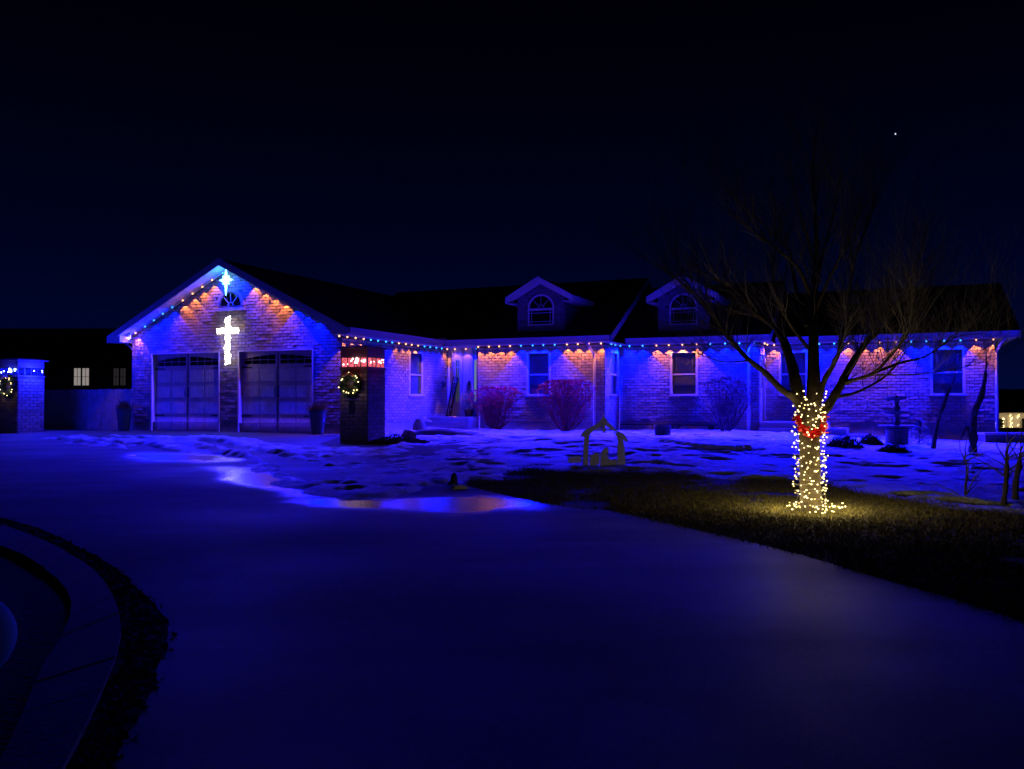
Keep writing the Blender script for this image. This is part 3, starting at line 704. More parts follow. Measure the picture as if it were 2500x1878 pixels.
# dormers
def dormer(uc, vf, zb):
    T = frame(uc, vf, 1, 0); hw = .825; zp = zb + 1.72; sl = .55
    top = lambda x: zp - .16 - sl * abs(x)
    f = MB(); TL = frame(uc - hw, vf, 1, 0)
    strips(f, TL, 2 * hw, zb - .15, lambda x: top(x - hw), [], breaks=[hw])
    d = build('dormer', f, M['mortar'], house)
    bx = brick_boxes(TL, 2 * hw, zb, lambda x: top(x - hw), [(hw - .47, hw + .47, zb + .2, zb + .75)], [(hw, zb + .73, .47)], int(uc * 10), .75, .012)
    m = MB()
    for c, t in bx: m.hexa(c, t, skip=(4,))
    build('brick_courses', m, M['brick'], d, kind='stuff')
    m = MB()
    for s in (-1, 1): m.box(s * hw - (.1 if s > 0 else 0), s * hw + (0 if s > 0 else .1), .141, 3.0, zb - .3, top(hw) + .02, T)
    build('side_wall', m, M['mortar'], d)
    m = MB(); o = 1.14
    for s in (-1, 1):
        m.slab([T(0, -.25, zp), T(s * o, -.25, zp - sl * o), T(s * o, 3.4, zp - sl * o), T(0, 3.4, zp)], (0, 0, -.06))
    build('dormer_roof', m, M['roof'], d)
    for s in (-1, 1):
        m = MB(); a, b = T(0, -.25, zp + .01), T(s * o, -.25, zp - sl * o + .01); q = T(0, -.04, 0) - T(0, 0, 0); h = Vector((0, 0, -.2))
        m.hexa([a + h, b + h, b + h + q, a + h + q, a, b, b + q, a + q]); build('rake_board', m, M['bright'], d)
        m = MB(); m.slab([T(0, -.245, zp - .17), T(s * (o - .01), -.245, zp - .17 - sl * o), T(s * (o - .01), -.002, zp - .17 - sl * o), T(0, -.002, zp - .17)], (0, 0, -.012)); build('soffit', m, M['bright'], d)
        m = MB(); m.box(*sorted((s * hw, s * (o + .0))), -.249, 3.2, zp - sl * o - .195, zp - sl * o - .18, T); m.box(*sorted((s * o, s * (o + .02))), -.249, 3.2, zp - sl * o - .19, zp - sl * o - .01, T); build('fascia', m, M['bright'], d)
    # window
    m = MB(); x = .45; b0, b1 = zb + .22, zb + .66
    m.box(-x, -x + .05, -.03, .003, b0, b1 + .07, T); m.box(x - .05, x, -.03, .003, b0, b1 + .07, T); m.box(-x, x, -.031, .004, b0 - .04, b0, T); m.box(-x + .05, x - .05, -.028, .003, b1, b1 + .07, T)
    arc_band(m, T, 0, b1 + .07, .4, .455, 0, math.pi, 18, -.031, .004)
    w = build('arched_window', m, M['bright'], d)
    fan(T, 0, b1 + .075, .4, -.012, 4, d)
    m = MB(); m.box(-x + .05, x - .05, -.012, -.002, b0, b1, T); build('pane', m, M['darkglass'], d)
    m = MB()
    for xx in (-x + .13, x - .13): m.box(xx - .007, xx + .007, -.022, -.012, b0, b1, T)
    for zz in (b0 + .08, b1 - .08): m.box(-x + .05, x - .05, -.0225, -.0125, zz - .007, zz + .007, T)
    build('muntin', m, M['bright'], d)
    m = MB(); m.box(-hw - .02, hw + .02, -.06, .01, zb - .06, zb - .02, T); build('flashing', m, M['roof'], d)
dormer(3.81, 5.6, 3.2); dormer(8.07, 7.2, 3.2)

# garage doors
def garage_door(x0, x1):
    T = Tgf; d0 = .12; mb = MB(); mb.box(x0 + .05, x1 - .05, d0, d0 + .05, .015, 2.42, T)
    g = build('garage_door', mb, M['door'], house)
    mb = MB()
    for a, b in ((x0 + .002, x0 + .05), (x1 - .05, x1 - .002)): mb.box(a, b, -.03, d0 + .06, .015, 2.438, T)
    mb.box(x0 + .05, x1 - .05, -.029, d0 + .06, 2.40, 2.437, T); build('jamb', mb, M['white'], g)
    mid = (x0 + x1) / 2; w = (x1 - x0) / 2 - .05
    for s in (0, 1):
        a = x0 + .05 + s * w
        cw = (w - .2) / 2
        for (z0, z1) in ((1.52, 1.88), (1.05, 1.39), (.56, .90), (.06, .43)):
            for k in (0, 1):
                p = a + .07 + k * (cw + .06)
                mb = MB(); ng = 6
                for i in range(ng):
                    q = p + cw * i / ng; mb.box(q, q + cw / ng - .006, d0 - .012, d0 - .001, z0, z1, T)
                build('door_panel', mb, M['doorpanel'], g)
        # arched row of panes
        n = 4; aw = w - .16
        for i in range(n):
            for r in (0, 1):
                xa, xb = a + .08 + aw * i / n + .012, a + .08 + aw * (i + 1) / n - .012
                arch = lambda x: 2.30 - .13 * (abs(x - mid) / w) ** 2
                z0, za, zb_ = (2.03, 2.145, 2.145) if r == 0 else (2.165, arch(xa), arch(xb))
                if min(za, zb_) - z0 < .02: za = max(za, z0 + .02); zb_ = max(zb_, z0 + .02)
                mb = MB(); mb.hexa([T(xa, d0 - .006, z0), T(xb, d0 - .006, z0), T(xb, d0 - .001, z0), T(xa, d0 - .001, z0), T(xa, d0 - .006, za), T(xb, d0 - .006, zb_), T(xb, d0 - .001, zb_), T(xa, d0 - .001, za)])
                build('pane', mb, M['darkglass'], g)
        for z in (1.94, .5):
            e = a + .005 if s == 0 else a + w - .005; mb = MB(); sg = 1 if s == 0 else -1
            mb.box(*sorted((e, e + sg * .36)), d0 - .016, d0 - .002, z - .02, z + .02, T); mb.box(*sorted((e, e + sg * .06)), d0 - .018, d0 - .003, z - .04, z + .04, T); build('hinge', mb, M['iron'], g)
        mb = MB(); hx = mid + (.07 if s else -.07); mb.tube([T(hx, d0 - .005, 1.08), T(hx, d0 - .05, 1.12), T(hx, d0 - .05, 1.32), T(hx, d0 - .005, 1.36)], .014, 6); build('handle', mb, M['iron'], g)
    mb = MB(); mb.box(mid - .012, mid + .012, d0 - .008, d0 - .0005, .03, 2.4, T); build('center_joint', mb, M['dark'], g)
garage_door(.82, 3.55); garage_door(4.23, 6.95)

# entry: white panelled wall with door, sidelights
mb = MB(); mb.box(0, 1.4, 0, .1, -.3, 2.76, Te); ew = build('entry_wall', mb, M['white'], house)
for (a, b) in ((.03, .12), (.50, .59), (.92, .99)):
    mb = MB(); mb.box(a, b, -.06, -.002, .42, 2.72, Te); build('pilaster', mb, M['white'], ew)
for (a, b) in ((.32, .47), (1.02, 1.17)):
    mb = MB(); mb.box(a - .03, a, -.03, -.003, .9, 2.4, Te); mb.box(b, b + .03, -.03, -.003, .9, 2.4, Te); mb.box(a, b, -.03, -.003, 2.36, 2.4, Te); mb.box(a, b, -.03, -.003, .9, .94, Te); build('sidelight', mb, M['white'], ew)
M['lit'] = emat('lit_glass', (.45, .62, .85), .32); M['lit2'] = emat('lit_glass_dim', (.30, .34, .55), .12)
mb = MB(); mb.box(.32, .47, -.012, -.003, .94, 2.36, Te); build('pane', mb, M['lit2'], ew)
mb = MB(); mb.box(1.03, 1.16, -.012, -.003, .94, 2.36, Te); build('pane', mb, M['lit'], ew)
mb = MB(); mb.box(.33, .46, -.02, -.013, 2.12, 2.14, Te); mb.box(.385, .405, -.0205, -.0135, .94, 2.36, Te); build('muntin', mb, M['white'], ew)
mb = MB(); mb.box(.61, .9, -.035, -.003, .44, 2.44, Te); dr = build('front_door', mb, M['white'], house)
for z0, z1 in ((.6, 1.2), (1.3, 2.3)):
    mb = MB(); mb.box(.66, .86, -.045, -.036, z0, z1, Te); build('door_panel', mb, M['white'], dr)
mb = MB(); mb.ball(Te(.87, -.07, 1.42), .03); build('knob', mb, M['iron'], dr)
# porch and its steps
for i, (va, vb, z) in enumerate(((4.75, 6.41, .42), (4.45, 4.748, .28), (4.15, 4.448, .14))):
    mb = MB(); e = .0 if i else 0
    mb.hexa([W(.02, va, -.1), W(1.53 + (.1 if va < 5.6 else 0), va, -.1), W(1.53 + (.1 if va < 5.6 else 0), min(vb, 5.6), -.1), W(.02, min(vb, 5.6), -.1), W(.02, va, z), W(1.63, va, z), W(1.63, min(vb, 5.6), z), W(.02, min(vb, 5.6), z)])
    if vb > 5.6: mb.hexa([W(.02, 5.601, -.1), W(1.4, 5.601, -.1), W(1.4, vb, -.1), W(.02, vb, -.1), W(.02, 5.601, z), W(1.4, 5.601, z), W(1.4, vb, z), W(.02, vb, z)])
    build('porch_slab' if i == 0 else 'step', mb, M['concrete'], house)
# side door in the second return wall and its stoop
mb = MB(); mb.box(.22, 1.1, .04, .08, .32, 2.43, T2r); sd_ = build('side_door', mb, M['white'], house)
mb = MB(); mb.box(.2, .25, -.03, .09, .3, 2.45, T2r); mb.box(1.07, 1.12, -.03, .09, .3, 2.45, T2r); mb.box(.25, 1.07, -.03, .09, 2.41, 2.449, T2r); build('door_frame', mb, M['white'], sd_)
mb = MB(); mb.box(.34, .98, .03, .039, 1.35, 2.25, T2r); build('pane', mb, M['darkglass'], sd_)
for i, (w, dv_, z) in enumerate(((1.95, 7.05, .30), (2.5, 6.75, .12), (3.05, 6.45, -.05))):
    mb = MB(); mb.hexa([W(10.44, dv_, -.5), W(10.44 + w, dv_, -.5), W(10.44 + w, 8.54, -.5), W(10.44, 8.54, -.5), W(10.44, dv_, z), W(10.44 + w, dv_, z), W(10.44 + w, 8.54, z), W(10.44, 8.54, z)])
    if i: mb = MB(); a = (1.95, 2.5, 3.05); pw, pv_ = a[i - 1], (7.05, 6.75, 6.45)[i - 1]; mb.hexa([W(10.44, dv_, -.5), W(10.44 + w, dv_, -.5), W(10.44 + w, pv_ - .002, -.5), W(10.44, pv_ - .002, -.5), W(10.44, dv_, z), W(10.44 + w, dv_, z), W(10.44 + w, pv_ - .002, z), W(10.44, pv_ - .002, z)]); mb.hexa([W(10.44 + pw + .002, pv_, -.5), W(10.44 + w, pv_, -.5), W(10.44 + w, 8.54, -.5), W(10.44 + pw + .002, 8.54, -.5), W(10.44 + pw + .002, pv_, z), W(10.44 + w, pv_, z), W(10.44 + w, 8.54, z), W(10.44 + pw + .002, 8.54, z)])
    build('stoop_step', mb, M['concrete'], house)

# ------------------------------------------------------------------ eave lights
def led_data(name, col, power, expo, yard_b, wall_a, half):
    d = bpy.data.lights.new(name, 'POINT'); d.color = col; d.energy = power; d.shadow_soft_size = .010
    d.use_nodes = True; nt = d.node_tree; N = nt.nodes; L = nt.links
    em = [n for n in N if n.type == 'EMISSION'][0]
    tc = N.new('ShaderNodeTexCoord'); sp = N.new('ShaderNodeSeparateXYZ'); L.new(tc.outputs['Normal'], sp.inputs[0])
    def mth(op, a, b=None, clamp=False):
        n = N.new('ShaderNodeMath'); n.operation = op; n.use_clamp = clamp
        for i, v in enumerate((a, b)):
            if v is None: continue
            if hasattr(v, 'links'): L.new(v, n.inputs[i])
            else: n.inputs[i].default_value = v
        return n.outputs[0]
    def mapr(v, a, b, c, d_):
        n = N.new('ShaderNodeMapRange'); n.interpolation_type = 'SMOOTHSTEP'; n.inputs[1].default_value = a; n.inputs[2].default_value = b; n.inputs[3].default_value = c; n.inputs[4].default_value = d_
        L.new(v, n.inputs[0]); return n.outputs[0]
    x, y, z = sp.outputs
    down = mth('MULTIPLY', z, -1.0)
    yc = mth('MAXIMUM', y, .055)                                   # wall-ward part of the direction
    beam = mth('MULTIPLY', mth('MULTIPLY', mth('POWER', yc, -expo), wall_a), mapr(y, .0, .03, 0, 1))
    cone = mapr(down, math.cos(R(half + 1.5)), math.cos(R(half - 1)), 0, 1)
    wall_side = mth('MULTIPLY', beam, cone)
    dn = mth('MAXIMUM', down, 0.0)
    bat = mth('MULTIPLY', mth('POWER', dn, 3.2), mth('POWER', mth('SUBTRACT', 1.0, dn), 4.0))   # thrown out over the yard
    yard = mth('MULTIPLY', mth('MULTIPLY', mapr(y, .0, -.25, 0, 1), bat), yard_b)
    tot = mth('ADD', wall_side, yard)
    L.new(tot, em.inputs['Strength'])
    return d
def led_pair(k, w, wo):                # k: throw out over the yard, w and wo: wash of blue and orange down the wall
    return {'B': led_data('led_blue', (.0, .004, 1.0), LED_POWER * 14, 1.3, YARD_B * 1150 * k, 1.45 * w, 45), 'O': led_data('led_orange', (1.0, .27, .04), LED_POWER * 1.1, .3, YARD_B * 240 * k, 12.0 * wo, 42)}
LED_OPEN, LED_GABLE, LED_SIDE, LED_NOOK = led_pair(1.0, .9, 1.1), led_pair(.28, .6, 1.0), led_pair(.1, .36, .6), led_pair(.04, .2, .2)
bulb_me = {}
for c, m in (('B', M['b_blue']), ('O', M['b_orange'])):
    mb = MB(); mb.ball((0, 0, 0), .025, 8, 6); me = bpy.data.meshes.new('bulb'); me.from_pydata(mb.v, [], mb.f); me.materials.append(m); bulb_me[c] = me
def led_run(label, T, pos, colors, d=-.13, LED=LED_OPEN):
    """pos: list of (x, z) along a wall"""
    a = T(pos[0][0], d, pos[0][1]); t = thing('eave_light_strip', a, label, 'light strip', 'lights under the eaves')
    rot = math.atan2(*(T(0, 1, 0) - T(0, 0, 0)).xy.yx) - math.pi / 2
    mb = MB()
    for (xa, za), (xb, zb_) in zip(pos, pos[1:]):
        mb.hexa([T(xa, d - .02, za + .018), T(xb, d - .02, zb_ + .018), T(xb, d + .02, zb_ + .018), T(xa, d + .02, za + .018), T(xa, d - .02, za + .028), T(xb, d - .02, zb_ + .028), T(xb, d + .02, zb_ + .028), T(xa, d + .02, za + .028)])
    build('track', mb, M['white'], t)
    for (x, z), c in zip(pos, colors):
        p = T(x + random.uniform(-.025, .025), d + random.uniform(-.008, .008), z)
        b = bpy.data.objects.new('bulb', bulb_me[c]); COL.objects.link(b); b.parent = t; b.location = p - wloc(t); WLOC[b.name] = p
        lo = bpy.data.objects.new('led', LED[c]); COL.objects.link(lo); lo.parent = t; lo.location = p + Vector((0, 0, -.040)) - wloc(t); lo.rotation_euler = (0, 0, rot)
gx = [(.26 + .3835 * k) for k in range(19)]
led_run('blue and orange lights under the sloping eave of the garage gable', Tgf, [(x, gtop(x) - .045) for x in gx], 'OBBBBOOOOBBBOOOOBBB', LED=LED_GABLE)
SZ = 2.735
led_run('blue and orange lights under the eave along the garage side wall', Tgs, [(-.28 + .4 * k, SZ) for k in range(17)], 'OOOOBBBBOOOOBBBBO', LED=LED_SIDE)
led_run('orange and blue lights above the front door porch', Te, [(.35, SZ), (.78, SZ), (1.2, SZ)], 'OOB', LED=LED_NOOK)
led_run('orange, blue, orange lights above the window behind the red bushes', T1, [(.08 + .385 * k, SZ) for k in range(12)], 'OOOOBBBBOOOO')
led_run('three blue lights under the eave above the narrow side window', T1r, [(.25, SZ), (.75, SZ), (1.25, SZ)], 'BBB', LED=LED_NOOK)
led_run('blue and orange lights above the window beside the bench', T2, [(.38 + .437 * k, SZ) for k in range(10)], 'BBOOOOBBBB')
led_run('two orange lights above the side door', T2r, [(.35, SZ), (.9, SZ)], 'OO', LED=LED_NOOK)
led_run('orange and blue lights under the eave behind the wrapped tree', T3, [(.33 + .441 * k, SZ) for k in range(15)], 'OBBBBOOOOBBBBOO')

# ------------------------------------------------------------------ lit star and cross on the gable
def strew(mb, pts, r, jit, rr, each=1):
    for p in pts:
        for _ in range(each):
            mb.ball(Vector(p) + Vector((rr.uniform(-jit, jit), rr.uniform(-jit, jit), rr.uniform(-jit, jit))), r * rr.uniform(.75, 1.15), 6, 4)
lr = random.Random(12)
cr = thing('lighted_cross', Tgf(3.97, -.1, 2.03), 'glowing warm white cross of string lights hung between the garage doors', 'cross')
mb = MB(); mb.box(3.93, 4.01, -.14, -.12, 2.03, 3.44, Tgf); mb.box(3.575, 4.365, -.142, -.121, 2.98, 3.08, Tgf); build('frame', mb, M['white'], cr)
mb = MB(); pts = []
zz = 2.05
while zz < 3.44:
    w = .085 + .02 * math.sin(zz * 23)
    for k in range(6): pts.append(Tgf(3.97 - w + 2 * w * k / 5 + lr.uniform(-.02, .02), -.16, zz + .035 * (k / 5 - .5) + lr.uniform(-.012, .012)))
    zz += .062 if zz < 2.9 else .05
for i in range(21):
    x = 3.575 + .79 * i / 20
    for k in range(4): pts.append(Tgf(x + lr.uniform(-.015, .015), -.16, 2.96 + .045 * k + lr.uniform(-.015, .015)))
strew(mb, pts, .0175, .008, lr); build('light_bulbs', mb, M['b_white'], cr, kind='stuff')
mb = MB(); mb.tube([Tgf(3.72, -.15, 2.95), Tgf(3.73, -.12, 2.7), Tgf(3.78, -.1, 2.5), Tgf(3.86, -.13, 2.35)], .006, 4); mb.tube([Tgf(3.66, -.15, 2.95), Tgf(3.67, -.12, 2.75), Tgf(3.74, -.1, 2.45), Tgf(3.88, -.13, 2.28)], .006, 4)
build('wire', mb, M['white'], cr)
for z in (2.2, 2.6, 3.0, 3.3): lamp('cross_glow', Tgf(3.97, -.26, z), (1, .72, .42), 1.6, .05, cr)
s_t = thing('lighted_star', Tgf(3.94, -.2, 4.1), 'glowing cyan white star hung in the peak of the garage gable', 'star')
SC = (3.94, 4.53)
def star_pts(k):
    R_ = {0: .30, 1: .24, 2: .43, 3: .24}
    out = []
    tip = [(0, .30), (.06, .09), (.12, .12), (.09, .05), (.235, 0), (.09, -.05), (.12, -.12), (.05, -.1), (0, -.44), (-.05, -.1), (-.12, -.12), (-.09, -.05), (-.235, 0), (-.09, .05), (-.12, .12), (-.06, .09)]
    return [(a * k, b * k) for a, b in tip]
mb = MB(); mb.poly([Tgf(SC[0] + a, -.22, SC[1] + b) for a, b in star_pts(.8)], Tgf(0, .02, 0) - Tgf(0, 0, 0)); build('star_panel', mb, M['b_star'], s_t)
mb = MB(); sp_ = star_pts(1.0); pts = []
for a, b in zip(sp_, sp_[1:] + sp_[:1]):
    L_ = math.hypot(b[0] - a[0], b[1] - a[1]); n = max(2, int(L_ / .035))
    pts += [Tgf(SC[0] + a[0] + (b[0] - a[0]) * i / n, -.22, SC[1] + a[1] + (b[1] - a[1]) * i / n) for i in range(n)]
strew(mb, pts, .02, .005, lr); build('light_bulbs', mb, M['b_star'], s_t, kind='stuff')
mb = MB(); mb.tube([Tgf(3.94, -.22, 4.1), Tgf(3.95, -.1, 3.8), Tgf(3.96, -.14, 3.44)], .005, 4); build('wire', mb, M['white'], s_t)
lamp('star_glow', Tgf(3.94, -.42, 4.55), (.004, .14, 1), 32, .1, s_t)
# corner floodlight
fl_ = thing('floodlight', W(-7.62, -.28, 2.93), 'glowing pinkish floodlight at the outer corner of the garage eave', 'floodlight')
mb = MB(); p = W(-7.72, -.3, 2.98); mb.tube([W(-7.72, -.2, 3.1), W(-7.72, -.24, 3.03)], .04, 8); mb.lathe([(.035, .05), (.06, .02), (.07, -.05)], 12, p); build('housing', mb, M['white'], fl_)
mb = MB(); mb.ball(p + Vector((0, 0, -.05)), .055, 10, 6); build('lens', mb, emat('flood_lens', (1, .55, .75), 7), fl_); lamp('flood', p + Vector((0.05, -.1, -.1)), (.05, .03, 1), 15, .05, fl_)

# ------------------------------------------------------------------ gate columns with lantern tops
def leaf_ring(mb, T, cx, cz, r, n, rr, size=.06, d=-.06):
    for i in range(n):
        a = rr.uniform(0, 2 * math.pi); b = rr.uniform(0, 2 * math.pi); q = rr.uniform(.3, 1) * .085
        x = cx + (r + q * math.cos(b)) * math.cos(a); z = cz + (r + q * math.cos(b)) * math.sin(a); dd = d + q * .7 * math.sin(b)
        p = T(x, dd, z); v = Vector((rr.uniform(-1, 1), rr.uniform(-1, 1), rr.uniform(-1, 1))).normalized() * size; s = v.cross(Vector((rr.uniform(-1, 1), .3, rr.uniform(-1, 1)))).normalized() * size * .18
        mb.raw([p - s, p + s, p + v], [(0, 1, 2)])
def column(label, u0, v0, w, dpt, zb, glass, bulbmat, lcol, single, seed, wreath, wl):
    """u0,v0: front right corner"""
    c = thing('gate_column', W(u0 - w / 2, v0 + dpt / 2, zb), label, 'column', 'brick columns beside the driveway')
    H = 1.69 + (0 if zb > -.2 else 0)
    Tf = frame(u0 - w, v0, 1, 0); Ts = frame(u0, v0, 0, 1)
    mb = MB(); mb.box(.0, w, .0, dpt, zb - .2, H - .03, Tf); core = build('shaft', mb, M['mortar'], c)
    for k, (T, L) in enumerate(((Tf, w), (Ts, dpt))):
        bx = brick_boxes(T, L, zb - .02, lambda x: H - .06, [], None, seed + k, .85)
        for b, t in bx: m = MB(); m.hexa(b, t, skip=(4,)); build('brick', m, M['colbrick'], core)
    e = .02
    mb = MB(); mb.box(-e, w + e, -e, dpt + e, H - .055, H, Tf); build('ledge', mb, M['capstone'], c)
    mb = MB(); mb.box(.05, w - .05, .05, dpt - .05, H + .001, H + .224, Tf); build('lantern_core', mb, M['capstone'], c)
    for T, L, n in ((Tf, w, 4), (Ts, dpt, 4)):
        for i in range(n):
            a, b = .02 + (L - .04) * i / n + .012, .02 + (L - .04) * (i + 1) / n - .012
            mb = MB(); mb.box(a, b, .01, .018, H + .012, H + .212, T); build('lantern_pane', mb, glass, c)
        mb = MB()
        for i in range(n + 1):
            x = .02 + (L - .04) * i / n; mb.box(max(.0, x - .012), min(L, x + .012), .002, .02, H + .002, H + .223, T)
        build('glazing_bar', mb, M['iron'], c)
    mb = MB(); r2 = random.Random(seed)
    for T, L in ((Tf, w), (Ts, dpt)):
        for i in range(9 if lcol[0][0] > .5 else 4): mb.ball(T(r2.uniform(.05, L - .05), -.012, H + r2.uniform(.06, .19)), r2.uniform(.009, .02), 6, 4)
    for i in range(7): mb.ball(Tf(w * .62 + r2.uniform(-.05, .05), -.02, H + .14 + r2.uniform(-.05, .05)), .03, 6, 4)
    for i in range(5): mb.ball(Tf(w * .86 + r2.uniform(-.05, .05), -.02, H + .14 + r2.uniform(-.04, .04)), .024, 6, 4)
    build('lantern_bulbs', mb, bulbmat, c, kind='stuff')
    mb = MB(); mb.box(.0, w, .0, dpt, H + .225, H + .425, Tf); build('lantern_head', mb, M['capstone'], c)
    mb = MB(); mb.box(-.09, w + .09, -.09, dpt + .09, H + .426, H + .455, Tf); mb.hexa([Tf(-.07, -.07, H + .456), Tf(w + .07, -.07, H + .456), Tf(w + .07, dpt + .07, H + .456), Tf(-.07, dpt + .07, H + .456), Tf(.1, .1, H + .50), Tf(w - .1, .1, H + .50), Tf(w - .1, dpt - .1, H + .50), Tf(.1, dpt - .1, H + .50)]); build('cap', mb, M['capstone'], c)
    lamp('lantern_light', Tf(w * .6, -.25, H + .1), lcol[0], lcol[1], .06, c); lamp('lantern_light', Ts(dpt * .5, -.25, H + .1), lcol[0], lcol[1] * lcol[2], .06, c)
    # wreath
    wr = thing('wreath', Tf(wreath[0], -.06, wreath[1]), wl, 'wreath', 'wreaths on the columns'); r3 = random.Random(seed + 9)
    mb = MB(); leaf_ring(mb, Tf, wreath[0], wreath[1], wreath[2], 2600, r3, .075); build('foliage', mb, M['evergreen'], wr)
    mb = MB()
    for i in range(15):
        a = 2 * math.pi * i / 15 + r3.uniform(-.28, .28); q = wreath[2] + r3.uniform(-.03, .07)
        mb.ball(Tf(wreath[0] + q * math.cos(a), -.13, wreath[1] + q * math.sin(a)), .0135, 6, 4)
    build('light_bulbs', mb, M['b_warm'], wr, kind='stuff')
    mb = MB()
    for s in (-1, 1):
        for k in range(3): mb.ball(Tf(wreath[0] + s * (.05 + .03 * k), -.15, wreath[1] + wreath[2] + .03 - .02 * k), .04, 8, 5, (1, .6, .8))
    build('bow', mb, M['rustrock'], wr)
    for a in (.6, 2.6, 4.2, 5.6): lamp('wreath_glow', Tf(wreath[0] + wreath[2] * 1.05 * math.cos(a), -.17, wreath[1] + wreath[2] * 1.05 * math.sin(a)), (1, .75, .4), .55, .03, wr)
    return c, Tf
def lantern_glass(name, col, s):
    m = emat(name, col, s, 'NONE'); nt = m.node_tree; e = [n for n in nt.nodes if n.type == 'EMISSION'][0]
    tc = nt.nodes.new('ShaderNodeTexCoord'); n = nt.nodes.new('ShaderNodeTexNoise'); n.inputs['Scale'].default_value = 9; n.inputs['Detail'].default_value = 4
    nt.links.new(tc.outputs['Object'], n.inputs[0]); r = nt.nodes.new('ShaderNodeMapRange'); r.inputs[1].default_value = .3; r.inputs[2].default_value = .75; r.inputs[3].default_value = .25 * s; r.inputs[4].default_value = 1.7 * s
    nt.links.new(n.outputs[0], r.inputs[0]); nt.links.new(r.outputs[0], e.inputs[1]); return m
cA = P(897, 1085)
uA, vA = UV(cA.x, cA.y)
colA, TfA = column('tall brick column with red lit lantern top and wreath beside the yard', uA, vA, .73, .73, G(cA.x, cA.y), lantern_glass('red_lantern_glass', (1, .14, .2), 1.0),
                   emat('red_lantern_bulb', (1, .75, .75), 7), ((1, .06, .08), .9, .6), 1, 30, (.31, 1.30, .21), 'round evergreen wreath with warm lights on the red lantern column')
pl = MB(); o = [(.25, .66), (.41, .66), (.41, .86)] + [(.33 + .08 * math.cos(a), .86 + .06 * math.sin(a)) for a in np.linspace(.3, math.pi - .3, 6)] + [(.25, .86)]
pl.poly([TfA(a, -.03, b) for a, b in o], TfA(0, .025, 0) - TfA(0, 0, 0)); build('plaque', pl, M['iron'], colA)
cB = P(42, 1060); uB, vB = UV(cB.x, cB.y)
M['bluecore'] = None
colB, TfB = column('brick column with glowing blue lantern top at the left edge by the fence', uB, vB, .8, .86, G(cB.x, cB.y), lantern_glass('blue_lantern_glass', (.005, .01, 1), .9),
                   emat('blue_lantern_bulb', (.55, .8, 1), 7), ((.005, .01, 1), 22, 11), 1, 50, (.46, 1.38, .24), 'lit evergreen wreath cut off by the left picture edge')

# ------------------------------------------------------------------ fence, planters
fn = thing('board_fence', W(-9, .3, 0), 'upright board fence between the blue lantern column and the garage', 'fence')
x = 0; k = 0
while x < 6.0:
    w = .135; T = frame(-7.95 - x - w, .35, 1, 0); mb = MB(); h = 1.33 + random.uniform(-.012, .012); mb.box(0, w - .018, random.uniform(0, .014), .03, -.05, h, T); build('board', mb, M['wood'], fn); x += w
mb = MB()
for z in (.25, 1.05): mb.box(-13.9, -7.96, .376, .42, z, z + .08, lambda a, b, c: W(a, b, c))
build('rail', mb, M['wood'], fn)
def planter(label, base, r, h, seed):
    t = thing('planter', base, label, 'planter', 'tall planters beside the garage doors'); mb = MB()
    mb.lathe([(r * .62, 0), (r * .68, .03), (r * .9, h * .75), (r * .93, h * .92), (r * 1.06, h * .94), (r * 1.06, h), (r * .9, h), (r * .88, h * .93)], 24, base); build('pot', mb, M['pot'], t, smooth=False)
    mb = MB()
    for z in (.55, .7): mb.lathe([(r * .835 if z == .55 else r * .885, h * z), (r * .86 if z == .55 else r * .91, h * z + .012), (r * .845 if z == .55 else r * .895, h * z + .025)], 24, base)
    build('rib', mb, M['pot'], t)
    rr = random.Random(seed); mb = MB()
    for i in range(420):
        a = rr.uniform(0, 6.28); e = rr.uniform(.1, 1.45); l = rr.uniform(.12, .3)
        p = base + Vector((rr.uniform(-.12, .12), rr.uniform(-.12, .12), h * .94)); d = Vector((math.cos(a) * math.sin(e), math.sin(a) * math.sin(e), math.cos(e)))
        q = p + d * l * .6 + Vector((0, 0, .03)); mb.tube([p, q, p + d * l], [.004, .003, .001], 3, False)
        if rr.random() < .6: mb.ball(p + d * l, .012, 4, 3)
    build('plant', mb, M['deadplant'], t)
planter('tall glazed planter of dead flowers beside the right garage door', W(-.36, -.6, .012), .245, .66, 1)
planter('tall planter of dead flowers at the outer corner of the garage by the fence', W(-7.72, -.45, .012), .24, .70, 2)

# wall lantern by the porch, board sign, potted evergreen
sc_ = MB(); T = Tgs; sc_.box(5.95, 6.03, -.03, -.018, 1.42, 1.6, T); sc_.lathe([(.02, .13), (.05, .1), (.055, .0), (.04, -.08), (.01, -.1)], 8, T(5.99, -.09, 1.5)); sc_.tube([T(5.99, -.02, 1.58), T(5.99, -.06, 1.66), T(5.99, -.09, 1.63)], .01, 6)
tag(build('wall_lantern', sc_, M['iron'], origin=T(5.99, -.03, 1.42)), 'small unlit black wall lantern beside the front door porch', 'lantern')
sg = thing('porch_sign', W(.17, 5.9, .425), 'tall leaning dark board sign reading WONDERFUL on the porch', 'sign')
b0, b1 = W(.20, 6.1, .425), W(.37, 6.32, 1.78)
axis = (b1 - b0); L_ = axis.length; az = axis.normalized(); ax = (W(1, -.25) - W(0, 0)).normalized(); ax = (ax - az * ax.dot(az)).normalized(); ay = az.cross(ax)
Mx = Matrix((ax, -ay, az)).transposed()
TS = lambda x, y, z: b0 + ax * x + ay * y + az * z
mb = MB(); mb.box(-.115, .115, -.015, .015, 0, L_, TS); build('board', mb, M['signblack'], sg)
